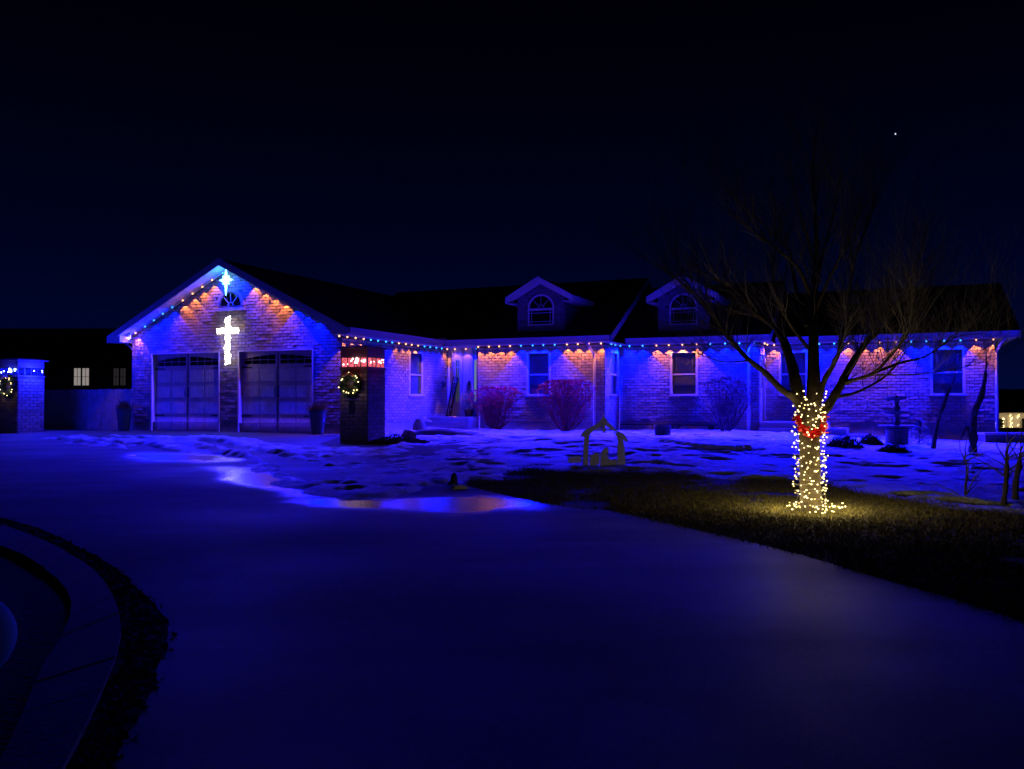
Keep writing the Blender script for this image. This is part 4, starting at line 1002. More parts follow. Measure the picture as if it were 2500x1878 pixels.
def letter3(txt, size, x, z, name):
    cu_ = bpy.data.curves.new(name, 'FONT'); cu_.body = txt; cu_.size = size; cu_.extrude = .003; cu_.align_x = 'CENTER'; cu_.align_y = 'CENTER'
    o = bpy.data.objects.new(name + '_tmp', cu_); COL.objects.link(o); dg = bpy.context.evaluated_depsgraph_get(); me = bpy.data.meshes.new_from_object(o.evaluated_get(dg)); bpy.data.objects.remove(o)
    s = 1 if (TS(0, 1, 0) - b0).dot(CAMP - b0) > 0 else -1
    for v in me.vertices: c = v.co.copy(); v.co = TS(x + c.x * (1 if flip > 0 else 1), s * (.019 + c.z), z + c.y) - wloc(sg)
    me.materials.clear(); me.materials.append(M['letter']); return link(name, me, sg, wloc(sg))
flip = 1
for i, ch in enumerate('WONDERFUL'): letter3(ch, .175, 0, L_ * (.865 - .099 * i), 'letter')
mb = MB()
for k in range(3):
    a = math.pi * k / 3; s = 1 if (TS(0, 1, 0) - b0).dot(CAMP - b0) > 0 else -1
    mb.tube([TS(-.06 * math.cos(a), s * .02, L_ * .95 - .06 * math.sin(a)), TS(.06 * math.cos(a), s * .02, L_ * .95 + .06 * math.sin(a))], .007, 4)
build('ornament', mb, M['letter'], sg)
def evergreen_plant(label, base, h, r, seed, name='potted_evergreen', pot=True, matk='evergreen'):
    t = thing(name, base, label, 'shrub'); rr = random.Random(seed); mb = MB(); z0 = 0
    if pot:
        mb.lathe([(.12, 0), (.16, .22), (.17, .24), (.14, .24)], 14, base); build('pot', mb, M['iron'], t); z0 = .2
    mb = MB()
    for i in range(1500):
        z = rr.uniform(0, 1); a = rr.uniform(0, 6.28); q = r * (1 - z) ** .7 * rr.uniform(.3, 1)
        p = base + Vector((q * math.cos(a), q * math.sin(a), z0 + z * h)); v = Vector((math.cos(a), math.sin(a), rr.uniform(-.3, .8))).normalized() * rr.uniform(.05, .11); s = Vector((-math.sin(a), math.cos(a), 0)) * .012
        mb.raw([p - s, p + s, p + v], [(0, 1, 2)])
    build('foliage', mb, M[matk], t); mb = MB(); mb.tube([base + Vector((0, 0, z0 * .5)), base + Vector((0, 0, z0 + h * .9))], [.02, .004], 5); build('stem', mb, M['twig'], t)
evergreen_plant('dark potted evergreen on the porch beside the leaning sign', W(1.05, 5.95, .425), 1.0, .3, 4)
# heaped snow on the porch
def heap(name, label, base, rx, ry, h, seed, material=None, cat='snow', n=18):
    rr = random.Random(seed); mb = MB(); ph = [rr.uniform(0, 6.28) for _ in range(4)]
    rings = 6
    vs2 = []
    for i in range(rings + 1):
        t = i / rings
        for k in range(n):
            a = 2 * math.pi * k / n; w = 1 + .18 * math.sin(2 * a + ph[0]) + .12 * math.sin(3 * a + ph[1]) + .06 * math.sin(5 * a + ph[2])
            q = (1 - t) ** .6 * w
            vs2.append((base.x + rx * q * math.cos(a), base.y + ry * q * math.sin(a), base.z - .03 + h * (t ** .8) * (1 + .15 * math.sin(a * 2 + ph[3]) * (1 - t)) + rr.uniform(-.012, .012) * h * 4 * (1 if 0 < i < rings else 0)))
    fs = [(i * n + k, i * n + (k + 1) % n, (i + 1) * n + (k + 1) % n, (i + 1) * n + k) for i in range(rings) for k in range(n)]
    mb.raw(vs2, fs + [tuple(rings * n + k for k in range(n))])
    o = build(name, mb, material or M['snow'], origin=base, smooth=True); tag(o, label, cat); return o
heap('snow_heap', 'snow heaped on the porch against the garage side wall', W(.18, 5.5, .42), .17, .4, .16, 3)
heap('snow_heap', 'snow lying on the porch steps', W(.22, 4.6, .28), .2, .14, .08, 5)
heap('snow_heap', 'low bank of snow in front of the porch steps', W(.9, 3.6, .0), .9, .45, .16, 6)

# ------------------------------------------------------------------ shrubs
def bush(label, base, r, h, seed, mats, n1=34, leaf=2500, flat_top=True, name='twiggy_bush'):
    t = thing(name, base, label, 'bush', 'bare bushes in front of the house'); rr = random.Random(seed); mb = MB(); lf = MB()
    def inside(p):
        q = p - base; k = q.z / h; lim = r * (.25 + .75 * min(1, k * 1.6)) if k < .75 else r * (1 - .35 * ((k - .75) / .25) ** 2)
        return q.z < h * (1 if flat_top else 1.1) and math.hypot(q.x, q.y) < lim
    def grow(p, d, l, rad, lev):
        pts = [p]; rs = [rad]; q = p.copy(); dd = d.copy(); ns = 4
        for i in range(ns):
            dd = (dd + Vector((rr.uniform(-.22, .22), rr.uniform(-.22, .22), rr.uniform(-.05, .2)))).normalized(); q = q + dd * (l / ns)
            if not inside(q) and lev > 0: break
            pts.append(q.copy()); rs.append(rad * (1 - .7 * (i + 1) / ns))
        if len(pts) < 2: return
        mb.tube(pts, rs, 3, False)
        if lev < 3:
            for _ in range(rr.randint(3, 5)):
                k = rr.randint(1, len(pts) - 1); nd = (dd + Vector((rr.uniform(-.8, .8), rr.uniform(-.8, .8), rr.uniform(-.15, .6)))).normalized(); grow(pts[k], nd, l * .62, rs[k] * .75, lev + 1)
        else:
            if len(lf.v) < leaf * 3 * 8 and rr.random() < (.3 if pts[-1].z < base.z + h * .55 else 1.0):
                c = pts[-1]; v = Vector((rr.uniform(-1, 1), rr.uniform(-1, 1), rr.uniform(-.5, 1))).normalized() * .07; s = Vector((v.y, -v.x, .1)).normalized() * .02; lf.raw([c - s, c + s, c + v], [(0, 1, 2)])
    for i in range(n1):
        a = 2 * math.pi * i / n1 + rr.uniform(-.2, .2); e = rr.uniform(.1, .95)
        grow(base + Vector((.05 * math.cos(a), .05 * math.sin(a), -.03)), Vector((math.cos(a) * math.sin(e), math.sin(a) * math.sin(e), math.cos(e))), h * rr.uniform(.6, .85), .02, 0)
    build('branches', mb, mats[0], t)
    if lf.v: build('leaves', lf, mats[1], t, kind='stuff')
    return t
def at_v(px, v):                      # ground point of a picture column at a given depth before the house
    r = (px - 1250) / FPX; u = (r * (GY + v * CA) - GX - v * SA) / (CA + r * SA); p = W(u, v); p.z = G(p.x, p.y); return p
bush('red-twigged bush in front of the porch corner', at_v(1213, 4.55), .88, 1.38, 11, (M['redtwig'], M['redleaf']))
bush('round red-twigged bush with one dark stem, in front of the window beneath the first dormer', at_v(1383, 3.9), .92, 1.55, 12, (M['redtwig'], M['redleaf']), 38)
bush('loose dark bluish bush between the bench and the stoop', at_v(1770, 5.6), .88, 1.5, 13, (M['bluetwig'], M['bluetwig']), 20, 150, False)
def low_shrub(label, base, rx, h, seed):
    rr = random.Random(seed); mb = MB()
    for i in range(900):
        a = rr.uniform(0, 6.28); q = math.sqrt(rr.random()); p = base + Vector((rx * q * math.cos(a), rx * .6 * q * math.sin(a), h * (1 - q * q) * rr.uniform(.2, 1)))
        v = Vector((rr.uniform(-1, 1), rr.uniform(-1, 1), rr.uniform(-.2, 1))).normalized() * .1; s = v.cross(Vector((.3, .2, 1))).normalized() * .02; mb.raw([p - s, p + s, p + v], [(0, 1, 2)])
    tag(build('low_shrub', mb, M['evergreen'], origin=base), label, 'shrub')
low_shrub('low dark evergreen shrub beside the wrapped tree, below the stoop', P(2060, 1098), .42, .32, 1)
low_shrub('small dark shrub right of the stoop steps near the fountain', P(2125, 1090), .3, .28, 2)
low_shrub('dark mound of plant in front of the fountain', P(2180, 1110), .35, .2, 3)
evergreen_plant('dark pointed shrub standing against the wall right of the fountain', P(2245, 1086), .62, .42, 8, 'pointed_shrub', False)
# rocks and flower bed by the column
def rock(label, base, r, h, seed, material, cat='rock'):
    rr = random.Random(seed); bm = bmesh.new(); bmesh.ops.create_icosphere(bm, subdivisions=2, radius=1)
    for v in bm.verts: v.co *= rr.uniform(.82, 1.15); v.co = Vector((v.co.x * r, v.co.y * r * .7, max(-.2, v.co.z) * h))
    mb = MB(); mb.raw([tuple(v.co + base) for v in bm.verts], [tuple(v.index for v in f.verts) for f in bm.faces]); bm.free()
    tag(build('rock', mb, material, origin=base), label, cat, 'rocks in the bed by the column')
rock('rust coloured rock on the flower bed beside the red lantern column', P(996, 1073), .2, .24, 1, M['rustrock'])
rock('tall pointed grey rock behind the rust coloured rock', P(1024, 1055), .22, .42, 2, M['stone'])
heap('soil_mound', 'mound of bare soil behind the rocks, patched with snow', P(1075, 1062), 1.2, .5, .22, 9, M['stone'], 'soil')
rr = random.Random(6); mb = MB(); fb = P(970, 1082)
for i in range(1500):
    a = rr.uniform(0, 6.28); q = math.sqrt(rr.random()); p = fb + Vector((.75 * q * math.cos(a), .45 * q * math.sin(a), 0)); l = rr.uniform(.06, .2) * (1.15 - q)
    d = Vector((rr.uniform(-.6, .6), rr.uniform(-.6, .6), 1)).normalized(); mb.tube([p, p + d * l], [.006, .003], 3, False)
    if rr.random() < .7: mb.ball(p + d * l, .016, 4, 3)
tag(build('dead_flower_bed', mb, M['deadplant'], origin=fb), 'patch of dead flowers at the foot of the red lantern column', 'flowers')
# small dark ornament at the corner of lawn and drive
q = P(1108, 1186); mb = MB(); mb.tube([q + Vector((0, 0, -.02)), q + Vector((0, 0, .03)), q + Vector((.0, 0, .10)), q + Vector((.005, 0, .155)), q + Vector((.01, 0, .18))], [.05, .055, .05, .035, .01], 10); mb.tube([q + Vector((-.03, 0, .06)), q + Vector((-.075, -.02, .02)), q + Vector((-.09, -.02, -.02))], [.025, .018, .01], 6)
tag(build('garden_ornament', mb, M['iron'], origin=q), 'small dark hunched ornament where the lawn meets the icy drive', 'ornament')
rock('flat pale stone in front of the small dark ornament', P(1118, 1196), .14, .07, 5, M['snow'])

# ------------------------------------------------------------------ bench, iron panel, pot by the second front wall
bn = thing('long_bench', W(7.6, 6.75, 0), 'long low wooden bench under the window beneath the second dormer', 'bench')
for k in range(3): mb = MB(); mb.box(7.35, 9.35, 6.62 + .12 * k, 6.73 + .12 * k, .17, .21, lambda a, b, c: W(a, b, c)); build('seat_plank', mb, M['iron'], bn)
for u in (7.75, 9.0):
    mb = MB(); mb.box(u - .06, u + .06, 6.65, 6.95, -.05, .168, lambda a, b, c: W(a, b, c)); mb.tube([W(u + .07, 6.8, .0), W(u + .3, 6.8, .165)], .025, 4); build('leg', mb, M['iron'], bn)
ip = thing('scroll_panel', W(6.1, 7.1, 0), 'low black scrolled iron panel against the wall, left of the bench', 'panel')
mb = MB(); mb.box(6.0, 7.1, 7.08, 7.10, .17, .20, lambda a, b, c: W(a, b, c)); mb.box(6.0, 7.1, 7.08, 7.10, -.04, -.01, lambda a, b, c: W(a, b, c)); mb.box(6.0, 6.03, 7.08, 7.10, -.009, .169, lambda a, b, c: W(a, b, c)); mb.box(7.07, 7.1, 7.08, 7.10, -.009, .169, lambda a, b, c: W(a, b, c)); build('frame', mb, M['iron'], ip)
for i in range(5):
    c = 6.16 + .21 * i; mb = MB(); mb.tube([W(c + (.08 - .012 * k) * math.cos(k * .6), 7.09, .08 + (.08 - .012 * k * .8) * math.sin(k * .6)) for k in range(6)] , .012, 5); mb.tube([W(c + .075 * math.cos(a), 7.09, .08 + .075 * math.sin(a)) for a in np.linspace(0, 6.283, 13)], .009, 4); build('scroll', mb, M['gutter'], ip)
q = P(1618, 1068); mb = MB(); mb.lathe([(.17, -.02), (.2, .05), (.215, .27), (.225, .28), (.225, .31), (.19, .31), (.18, .26)], 18, q); tag(build('stump_pot', mb, M['fountain'], origin=q), 'squat round dark pot in the snow in front of the bench', 'pot')
# snow-topped edging stones curving before the bed
el = [P(*p) for p in ((1622, 1084), (1660, 1090), (1700, 1095), (1740, 1099), (1780, 1101), (1820, 1099))]
for i, p in enumerate(smooth_line(el, 2)):
    z = G(p.x, p.y); mb = MB(); b = Vector((p.x, p.y, z)); rr = random.Random(i); mb.lathe([(.15, -.05), (.16, .06), (.12, .105), (.05, .12)], 7, b)
    tag(build('edging_stone', mb, M['snow'], origin=b), ('snow-covered edging stone, %s from the left in its row before the loose bush' % ('first second third fourth fifth sixth seventh eighth ninth tenth eleventh'.split()[i])), 'stone', 'edging stones')

# ------------------------------------------------------------------ fountain, wall ornament, yard pieces at the right
f0 = P(2190, 1088); ft = thing('garden_fountain', f0, 'dark three-tiered stone fountain standing against the right-hand wall', 'fountain'); hz = 1.22
mb = MB(); mb.lathe([(.30, -.05), (.32, .02), (.27, .06), (.27, .40), (.34, .42)], 20, f0); build('pedestal', mb, M['fountain'], ft)
for z, r in ((.42, .46), (.78, .36), (1.13, .25)):
    mb = MB(); mb.lathe([(.06, z - .0), (r * .6, z + .015), (r * .95, z + .06), (r, z + .085), (r * .96, z + .09), (r * .5, z + .03)], 22, f0); build('bowl', mb, M['fountain'], ft)
for z0, z1 in ((.45, .78), (.81, 1.13)):
    mb = MB(); mb.lathe([(.11, z0), (.06, z0 + .06), (.09, z0 + .14), (.05, z0 + .22), (.07, z1)], 12, f0); build('stem', mb, M['fountain'], ft)
mb = MB(); mb.lathe([(.05, 1.16), (.03, 1.19), (.045, 1.22), (.01, 1.26)], 10, f0); build('finial', mb, M['fountain'], ft)
T = T3; xo = 3.05
mb = MB(); mb.lathe([(.0, .0), (.05, .02), (.045, .1), (.03, .17), (.04, .2), (.045, .23), (.03, .27), (.0, .285)], 10, T(xo, -.09, .72)); mb.tube([T(xo - .02, -.09, .74), T(xo - .1, -.1, .68), T(xo - .13, -.1, .66)], [.03, .02, .008], 6); mb.tube([T(xo, -.08, .86), T(xo + .07, -.08, .82), T(xo + .05, -.08, .74)], [.03, .025, .01], 6)
tag(build('wall_figurine', mb, M['white'], origin=T(xo, -.09, .72)), 'small pale figurine on the wall left of the fountain', 'figurine')
mb = MB(); q = P(2130, 1078); mb.tube([q, q + Vector((0, 0, .38)), q + Vector((.03, 0, .42))], .008, 5); tag(build('garden_stake', mb, M['gutter'], origin=q), 'thin pale stake standing in the snow left of the fountain', 'stake')
def crooked(label, px_pts, Z, rads, name='crooked_trunk'):
    pts = []
    for (a, b) in px_pts: d = ray(a, b); k = Z / d.y; pts.append(Vector((d.x * k, Z, CAM_Z + d.z * k)))
    base = pts[0].copy(); base.z = G(base.x, base.y); pts[0].z = min(pts[0].z, base.z - .03)
    t = thing(name, base, label, 'tree'); mb = MB(); rr = random.Random(len(label))
    out = smooth_line3(pts, 4); n = len(out); r = [np.interp(i / (n - 1), np.linspace(0, 1, len(rads)), rads) * rr.uniform(.85, 1.15) for i in range(n)]
    mb.tube(out, r, 7); build('trunk', mb, M['bark'], t)
    mb = MB()
    for k in range(10):
        i = rr.randint(n // 3, n - 1); p = out[i]; d = Vector((rr.uniform(-1, 1), rr.uniform(-1, 1), rr.uniform(.2, 1.2))).normalized(); l = rr.uniform(.2, .5); mb.tube([p, p + d * l * .5 + Vector((rr.uniform(-.04, .04), 0, 0)), p + d * l], [.01, .007, .002], 4, False)
    build('twigs', mb, M['twig'], t)
def smooth_line3(pts, n=5):
    out = []; p = [Vector(a) for a in pts]; p = [2 * p[0] - p[1]] + p + [2 * p[-1] - p[-2]]
    for i in range(1, len(p) - 2):
        for k in range(n):
            t = k / n; out.append(.5 * ((2 * p[i]) + (-p[i - 1] + p[i + 1]) * t + (2 * p[i - 1] - 5 * p[i] + 4 * p[i + 1] - p[i + 2]) * t * t + (-p[i - 1] + 3 * p[i] - 3 * p[i + 1] + p[i + 2]) * t ** 3))
    out.append(p[-2]); return out
crooked('thin dark crooked trunk in front of the far right window', [(2277, 1105), (2284, 1060), (2290, 1030), (2305, 985), (2316, 955), (2330, 925), (2333, 890)], 20.5, [.06, .05, .045, .05, .035, .015, .006])
crooked('thicker dark crooked trunk near the right-hand house corner', [(2374, 1110), (2377, 1075), (2376, 1040), (2380, 1005), (2395, 970), (2404, 930), (2408, 890), (2408, 850)], 19.5, [.085, .08, .075, .065, .06, .04, .02, .006])
crooked('short leaning dark stem beside the thicker crooked trunk', [(2378, 1060), (2362, 1045), (2350, 1060), (2346, 1075)], 19.3, [.04, .045, .02, .006], 'broken_stem')
crooked('spindly dead sapling standing in the snow near the right picture edge', [(2360, 1250), (2359, 1225), (2357, 1190), (2361, 1150), (2354, 1118)], 10.8, [.022, .018, .014, .011, .005], 'dead_sapling')
crooked('dark dead stems at the very right edge of the snow', [(2445, 1265), (2450, 1230), (2455, 1190), (2458, 1140), (2456, 1100)], 10.2, [.035, .03, .03, .024, .008], 'dead_sapling')
crooked('thick dark dead stem cut by the right picture edge', [(2484, 1260), (2479, 1225), (2480, 1180), (2488, 1135), (2492, 1100)], 10.6, [.05, .04, .035, .03, .008], 'dead_sapling')
# snow-topped low wall beyond the house corner
q = P(2450, 1085); mb = MB(); mb.box(q.x - .5, q.x + .9, q.y, q.y + .35, q.z - .1, q.z + .26); gw_ = thing('garden_wall', (q.x, q.y, q.z), 'low snow-topped garden wall beyond the right-hand house corner', 'wall'); build('stone_body', mb, M['stone'], gw_)
mb = MB(); mb.box(q.x - .53, q.x + .93, q.y - .03, q.y + .38, q.z + .262, q.z + .32); build('snow_cap', mb, M['snow'], gw_)

# ------------------------------------------------------------------ nativity cut-out
NZ = P(1440, 1142).y
def nat(px, py):
    d = ray(px, py); k = NZ / d.y; return Vector((d.x * k, NZ, CAM_Z + d.z * k))
nt_ = thing('nativity_cutout', P(1470, 1142), 'flat grey stable-shaped nativity cut-out standing in the snow', 'yard decoration')
s8 = lambda pts: [nat(1340 + a / 8.312, 980 + b / 8.312) for a, b in pts]
off = Vector((0, .018, 0))
for nm, pts in (
    ('left_post', [(690, 1310), (705, 880), (720, 740), (700, 690), (860, 600), (830, 700), (820, 800), (800, 1000), (800, 1310)]),
    ('right_post', [(1400, 1380), (1390, 1000), (1400, 800), (1370, 700), (1310, 620), (1420, 640), (1500, 740), (1530, 900), (1560, 1320), (1640, 1390), (1670, 1450), (1560, 1440)]),
    ('left_roof', [(630, 720), (690, 610), (1040, 420), (1090, 470), (1080, 500), (960, 560), (850, 650), (790, 700)]),
    ('right_roof', [(1120, 420), (1220, 430), (1370, 580), (1520, 660), (1610, 790), (1590, 830), (1520, 800), (1400, 640), (1290, 590), (1130, 480)]),
    ('star', [(1110, 230), (1130, 330), (1200, 390), (1140, 440), (1150, 640), (1085, 640), (1075, 450), (1010, 420), (1075, 330)]),
    ('cross_beam', [(940, 560), (1300, 555), (1310, 600), (930, 605)]),
    ('kneeling_figure', [(820, 1310), (830, 1190), (850, 1100), (900, 1080), (930, 1040), (1000, 1050), (1030, 1120), (1020, 1280), (900, 1310)]),
    ('standing_figure', [(1040, 1300), (1050, 1080), (1100, 980), (1150, 930), (1210, 960), (1210, 1040), (1170, 1090), (1230, 1180), (1380, 1200), (1390, 1300)]),
    ('lying_lamb', [(400, 1250), (385, 1150), (470, 1120), (650, 1110), (660, 1240), (560, 1250)]),
):
    mb = MB(); mb.poly(s8(pts), off * (1 if 'roof' not in nm else 1.0) + (Vector((0, .0, 0)))); 
    yo = {'left_roof': -.02, 'right_roof': -.021, 'star': -.042, 'cross_beam': .021, 'left_post': 0, 'right_post': 0}.get(nm, .0)
    mb.v = [(a, b + yo, c) for a, b, c in mb.v]; build(nm, mb, M['plywood'], nt_)

# ------------------------------------------------------------------ the wrapped tree
TZ = P(1980, 1250).y; tb = P(1980, 1250)
tree = thing('lawn_tree', tb, 'bare spreading tree on the lawn, trunk wrapped in string lights', 'tree')
tr = random.Random(21); TM = MB(); TW = MB()
def tp(px, py, dy=0.0):
    d = ray(px, py); k = (TZ + dy) / d.y; return Vector((d.x * k, TZ + dy, CAM_Z + d.z * k))
limbs = []
def limb(pts, r0, r1, dy0=0, dy1=0, n=10):
    P3 = [tp(a, b, dy0 + (dy1 - dy0) * i / (len(pts) - 1)) for i, (a, b) in enumerate(pts)]
    o = smooth_line3(P3, 4); m = len(o); r = [(r0 + (r1 - r0) * (i / (m - 1)) ** .8) * tr.uniform(.93, 1.07) for i in range(m)]
    TM.tube(o, r, n); limbs.append((o, r))
o = smooth_line3([tp(1981, 1262), tp(1981, 1240), tp(1979, 1200), tp(1977, 1120), tp(1976, 1060), tp(1977, 1010), tp(1980, 975)], 4)
trunk_r = [.195, .175, .17, .16, .155, .15, .148, .145, .143, .142, .14, .14, .14, .14, .142, .145, .147, .148, .148, .146, .14, .13, .12, .105, .09]
trunk_r = [q * .78 for q in trunk_r]
TM.tube(o, [trunk_r[min(i, 24)] for i in range(len(o))], 14); trunk_line = o
limb([(1966, 1010), (1947, 957), (1935, 898), (1917, 842), (1903, 813), (1888, 795), (1841, 760), (1800, 710), (1759, 689), (1700, 660)], .078, .008, 0, .7)
limb([(1973, 851), (1935, 801), (1917, 772), (1897, 736), (1888, 672), (1880, 610)], .02, .005, -.02, -.5, 6)
limb([(1950, 985), (1930, 965), (1911, 954), (1864, 907), (1829, 880), (1788, 836), (1762, 804), (1732, 760), (1700, 722), (1650, 680), (1610, 650)], .046, .006, 0, -.9, 8)
limb([(1829, 880), (1790, 884), (1758, 882), (1725, 872), (1690, 855)], .012, .004, -.4, -.6, 5)
limb([(1980, 1000), (1986, 942), (1986, 880), (1986, 824), (1985, 766), (1989, 692), (1994, 619), (1990, 520), (1984, 420), (1990, 330)], .082, .007, 0, .1, 12)
limb([(1970, 795), (1953, 742), (1932, 648), (1926, 613), (1876, 560), (1800, 490), (1740, 430)], .03, .006, .05, .8, 7)
limb([(1976, 719), (1953, 663), (1917, 625), (1870, 590), (1832, 560), (1770, 505)], .022, .005, .05, -.7, 6)
limb([(1997, 692), (2005, 633), (2017, 590), (2040, 500), (2055, 410)], .022, .005, .06, .5, 6)
limb([(1990, 760), (2020, 690), (2050, 630), (2085, 560), (2110, 470)], .02, .004, .06, -.6, 6)
limb([(1988, 640), (1965, 560), (1940, 470), (1925, 370)], .016, .004, .08, -.4, 6)
limb([(1994, 1005), (1997, 986), (2011, 933), (2032, 895), (2050, 854), (2064, 795), (2067, 766), (2085, 640), (2120, 540), (2140, 460)], .04, .005, -.08, -.8, 8)
limb([(1992, 1060), (2005, 1015), (2026, 985), (2052, 941), (2067, 910), (2094, 866), (2117, 833), (2141, 810), (2149, 766), (2182, 748), (2214, 707), (2240, 640), (2262, 560)], .066, .006, 0, .6, 9)
limb([(2053, 940), (2085, 928), (2135, 910), (2176, 866), (2199, 839), (2215, 815), (2226, 777), (2232, 740)], .026, .005, .18, -.5, 6)
limb([(2140, 908), (2199, 886), (2258, 871), (2302, 842), (2340, 821), (2400, 815)], .017, .004, -.02, .6, 6)
limb([(2034, 972), (2092, 958), (2150, 927), (2185, 895), (2215, 850)], .02, .005, .1, .7, 6)
limb([(2140, 915), (2200, 916), (2273, 911), (2340, 900), (2420, 880)], .011, .003, -.02, -.4, 5)
build('trunk', TM, M['bark'], tree)
def twig(p, d, l, r, lev):
    ns = 4; pts = [p]; rs = [r]; q = p.copy(); dd = d.copy()
    for i in range(ns):
        dd = (dd + Vector((tr.uniform(-.2, .2), tr.uniform(-.2, .2), tr.uniform(-.06, .2)))).normalized(); q = q + dd * (l / ns); pts.append(q.copy()); rs.append(max(.0011, r * (1 - .75 * (i + 1) / ns)))
    TW.tube(pts, rs, 3 if r < .006 else 5, False)
    if lev < 2:
        for _ in range(tr.randint(3, 4)):
            k = tr.randint(1, ns); nd = (dd + Vector((tr.uniform(-.75, .75), tr.uniform(-.75, .75), tr.uniform(-.2, .6)))).normalized(); twig(pts[k], nd, l * tr.uniform(.5, .75), rs[k] * .75, lev + 1)
for o, r in limbs:
    m = len(o)
    for i in range(m // 4, m, 1):
        for _q in range(3 if i > m * .4 else 1):
          if tr.random() < (.8 if i > m * .4 else .3):
              ax_ = (o[min(i + 1, m - 1)] - o[max(i - 1, 0)]).normalized(); d = (ax_ * .8 + Vector((tr.uniform(-.9, .9), tr.uniform(-.9, .9), tr.uniform(.0, .8)))).normalized()
              twig(o[i], d, tr.uniform(.3, .8), min(.0065, r[i] * .5), 0)
build('twigs', TW, M['twig'], tree)
LF = MB()
for i in range(26):
    o, r = limbs[tr.choice((0, 2, 3, 4, 11))]; p = o[tr.randint(len(o) // 2, len(o) - 1)] + Vector((tr.uniform(-.3, .3), tr.uniform(-.3, .3), tr.uniform(-.15, .3)))
    a = Vector((tr.uniform(-1, 1), tr.uniform(-1, 1), tr.uniform(-1, .2))).normalized() * .035; b = a.cross(Vector((.2, 1, .4))).normalized() * .014; LF.raw([p, p + a * .5 + b, p + a, p + a * .5 - b], [(0, 1, 2, 3)])
build('dead_leaves', LF, M['deadplant'], tree, kind='stuff')
# string lights on the trunk
sl_ = thing('tree_light_string', tb + Vector((-.2, -.2, 0)), 'strings of small warm white lights wound round the tree trunk', 'string lights')
bme = {}
for k, m, r in (('w', M['b_warm'], .0078), ('y', M['b_yellow'], .0075)):
    mb = MB(); mb.ball((0, 0, 0), r, 7, 5); me = bpy.data.meshes.new('bulb'); me.from_pydata(mb.v, [], mb.f); me.materials.append(m); bme[k] = me
def tbulb(p, k):
    o = bpy.data.objects.new('bulb', bme[k]); COL.objects.link(o); o.parent = sl_; o.location = p - wloc(sl_); s = tr.uniform(.8, 1.25); o.scale = (s * 1.2, s, s * .9); WLOC[o.name] = p
def trunk_at(z):
    for a, b, ra, rb in zip(trunk_line, trunk_line[1:], trunk_r, trunk_r[1:]):
        if a.z <= z <= b.z: t = (z - a.z) / max(1e-6, b.z - a.z); return a.lerp(b, t), ra + (rb - ra) * t
    return (trunk_line[-1], .12) if z > trunk_line[-1].z else (trunk_line[0], .2)
cur = []
turns = 23; NB = 380; EXTRA = MB()
for i in range(NB):
    t = i / NB; a = t * turns * 2 * math.pi + tr.uniform(-.25, .25); z = tb.z + .06 + t * 1.22 + tr.uniform(-.04, .04)
    if z > tb.z + .62 and tr.random() < .12: continue
    c, r = trunk_at(z); r = r + .035 + abs(tr.gauss(0, .018))
    p = Vector((c.x + r * math.cos(a), c.y + r * math.sin(a), z)); cur.append(p)
    if math.sin(a) < .35:
        if i % 4 == 3 or len(sl_.children) > 240: EXTRA.ball(p, .0085 * tr.uniform(.8, 1.2), 6, 4)
        else: tbulb(p, 'w' if tr.random() < .6 else 'y')
for i in range(34):                                    # loops lying on the grass round the foot
    a = -math.pi / 2 + tr.uniform(-1.6, 1.6); q = tr.uniform(.22, .36); p = Vector((tb.x + q * math.cos(a), tb.y + q * math.sin(a), tb.z + tr.uniform(.02, .12))); tbulb(p, 'w' if tr.random() < .8 else 'y')
for (a, b) in ((1965, 970), (1962, 955), (1952, 992), (1950, 1005), (1988, 985), (1990, 990), (2003, 1000), (2004, 1008), (2000, 1018), (1995, 1022), (2006, 1024), (1992, 1030), (1989, 1040), (1998, 1015)):
    tbulb(tp(a, b, -.17), 'w')
build('small_bulbs', EXTRA, M['b_warm'], sl_, kind='stuff')
mb = MB(); mb.tube(cur, .0035, 3, False); build('wire', mb, M['twig'], sl_)
for k in range(7):
    a = -math.pi / 2 + (k - 3) * .75; lamp('foot_glow', (tb.x + .42 * math.cos(a), tb.y + .42 * math.sin(a), tb.z + .16), (1, .8, .28), 3.0, .04, sl_)
for i in range(16):
    a = i * 2.4; z = tb.z + .05 + .95 * (i / 16) ** 1.5; c, r = trunk_at(z); lamp('string_glow', (c.x + (r + .13) * math.cos(a), c.y + (r + .13) * math.sin(a), z + .05), (1, .77, .30), .7, .03, sl_)
# red ribbon garland
rb = thing('red_garland', tp(1975, 1040, -.18), 'bright red ribbon garland tied round the tree trunk', 'garland'); mb = MB()
for i in range(105):
    t = i / 105; a = math.pi * (1.02 + .96 * t) + tr.uniform(-.06, .06); z0 = tp(1975, 1018 + 40 * math.sin(math.pi * t) ** .8).z + tr.uniform(-.055, .055)
    c, r = trunk_at(z0); r += .02 + tr.uniform(0, .035); p = Vector((c.x + r * math.cos(a) * 1.05, c.y + r * math.sin(a), z0)); d = Vector((tr.uniform(-1, 1), tr.uniform(-1, -.1), tr.uniform(-1, 1))).normalized() * tr.uniform(.03, .055); e = d.cross(Vector((.3, .2, 1))).normalized() * .018
    mb.raw([p - e, p + e, p + d * .6 + e * 1.3 + Vector((0, -.012, 0)), p + d + e * .2, p + d * .6 - e * 1.3], [(0, 1, 2, 3, 4)])
build('ribbon_loops', mb, M['red'], rb, kind='stuff'); mb = MB(); pts = []
for i in range(20):
    t = i / 19; a = math.pi * (1.0 + 1.0 * t); z0 = tp(1975, 1022 + 38 * math.sin(math.pi * t)).z; c, r = trunk_at(z0); pts.append(Vector((c.x + (r + .012) * math.cos(a) * 1.05, c.y + (r + .012) * math.sin(a), z0)))
mb.tube(pts, .028, 6); build('ribbon_band', mb, M['red'], rb)

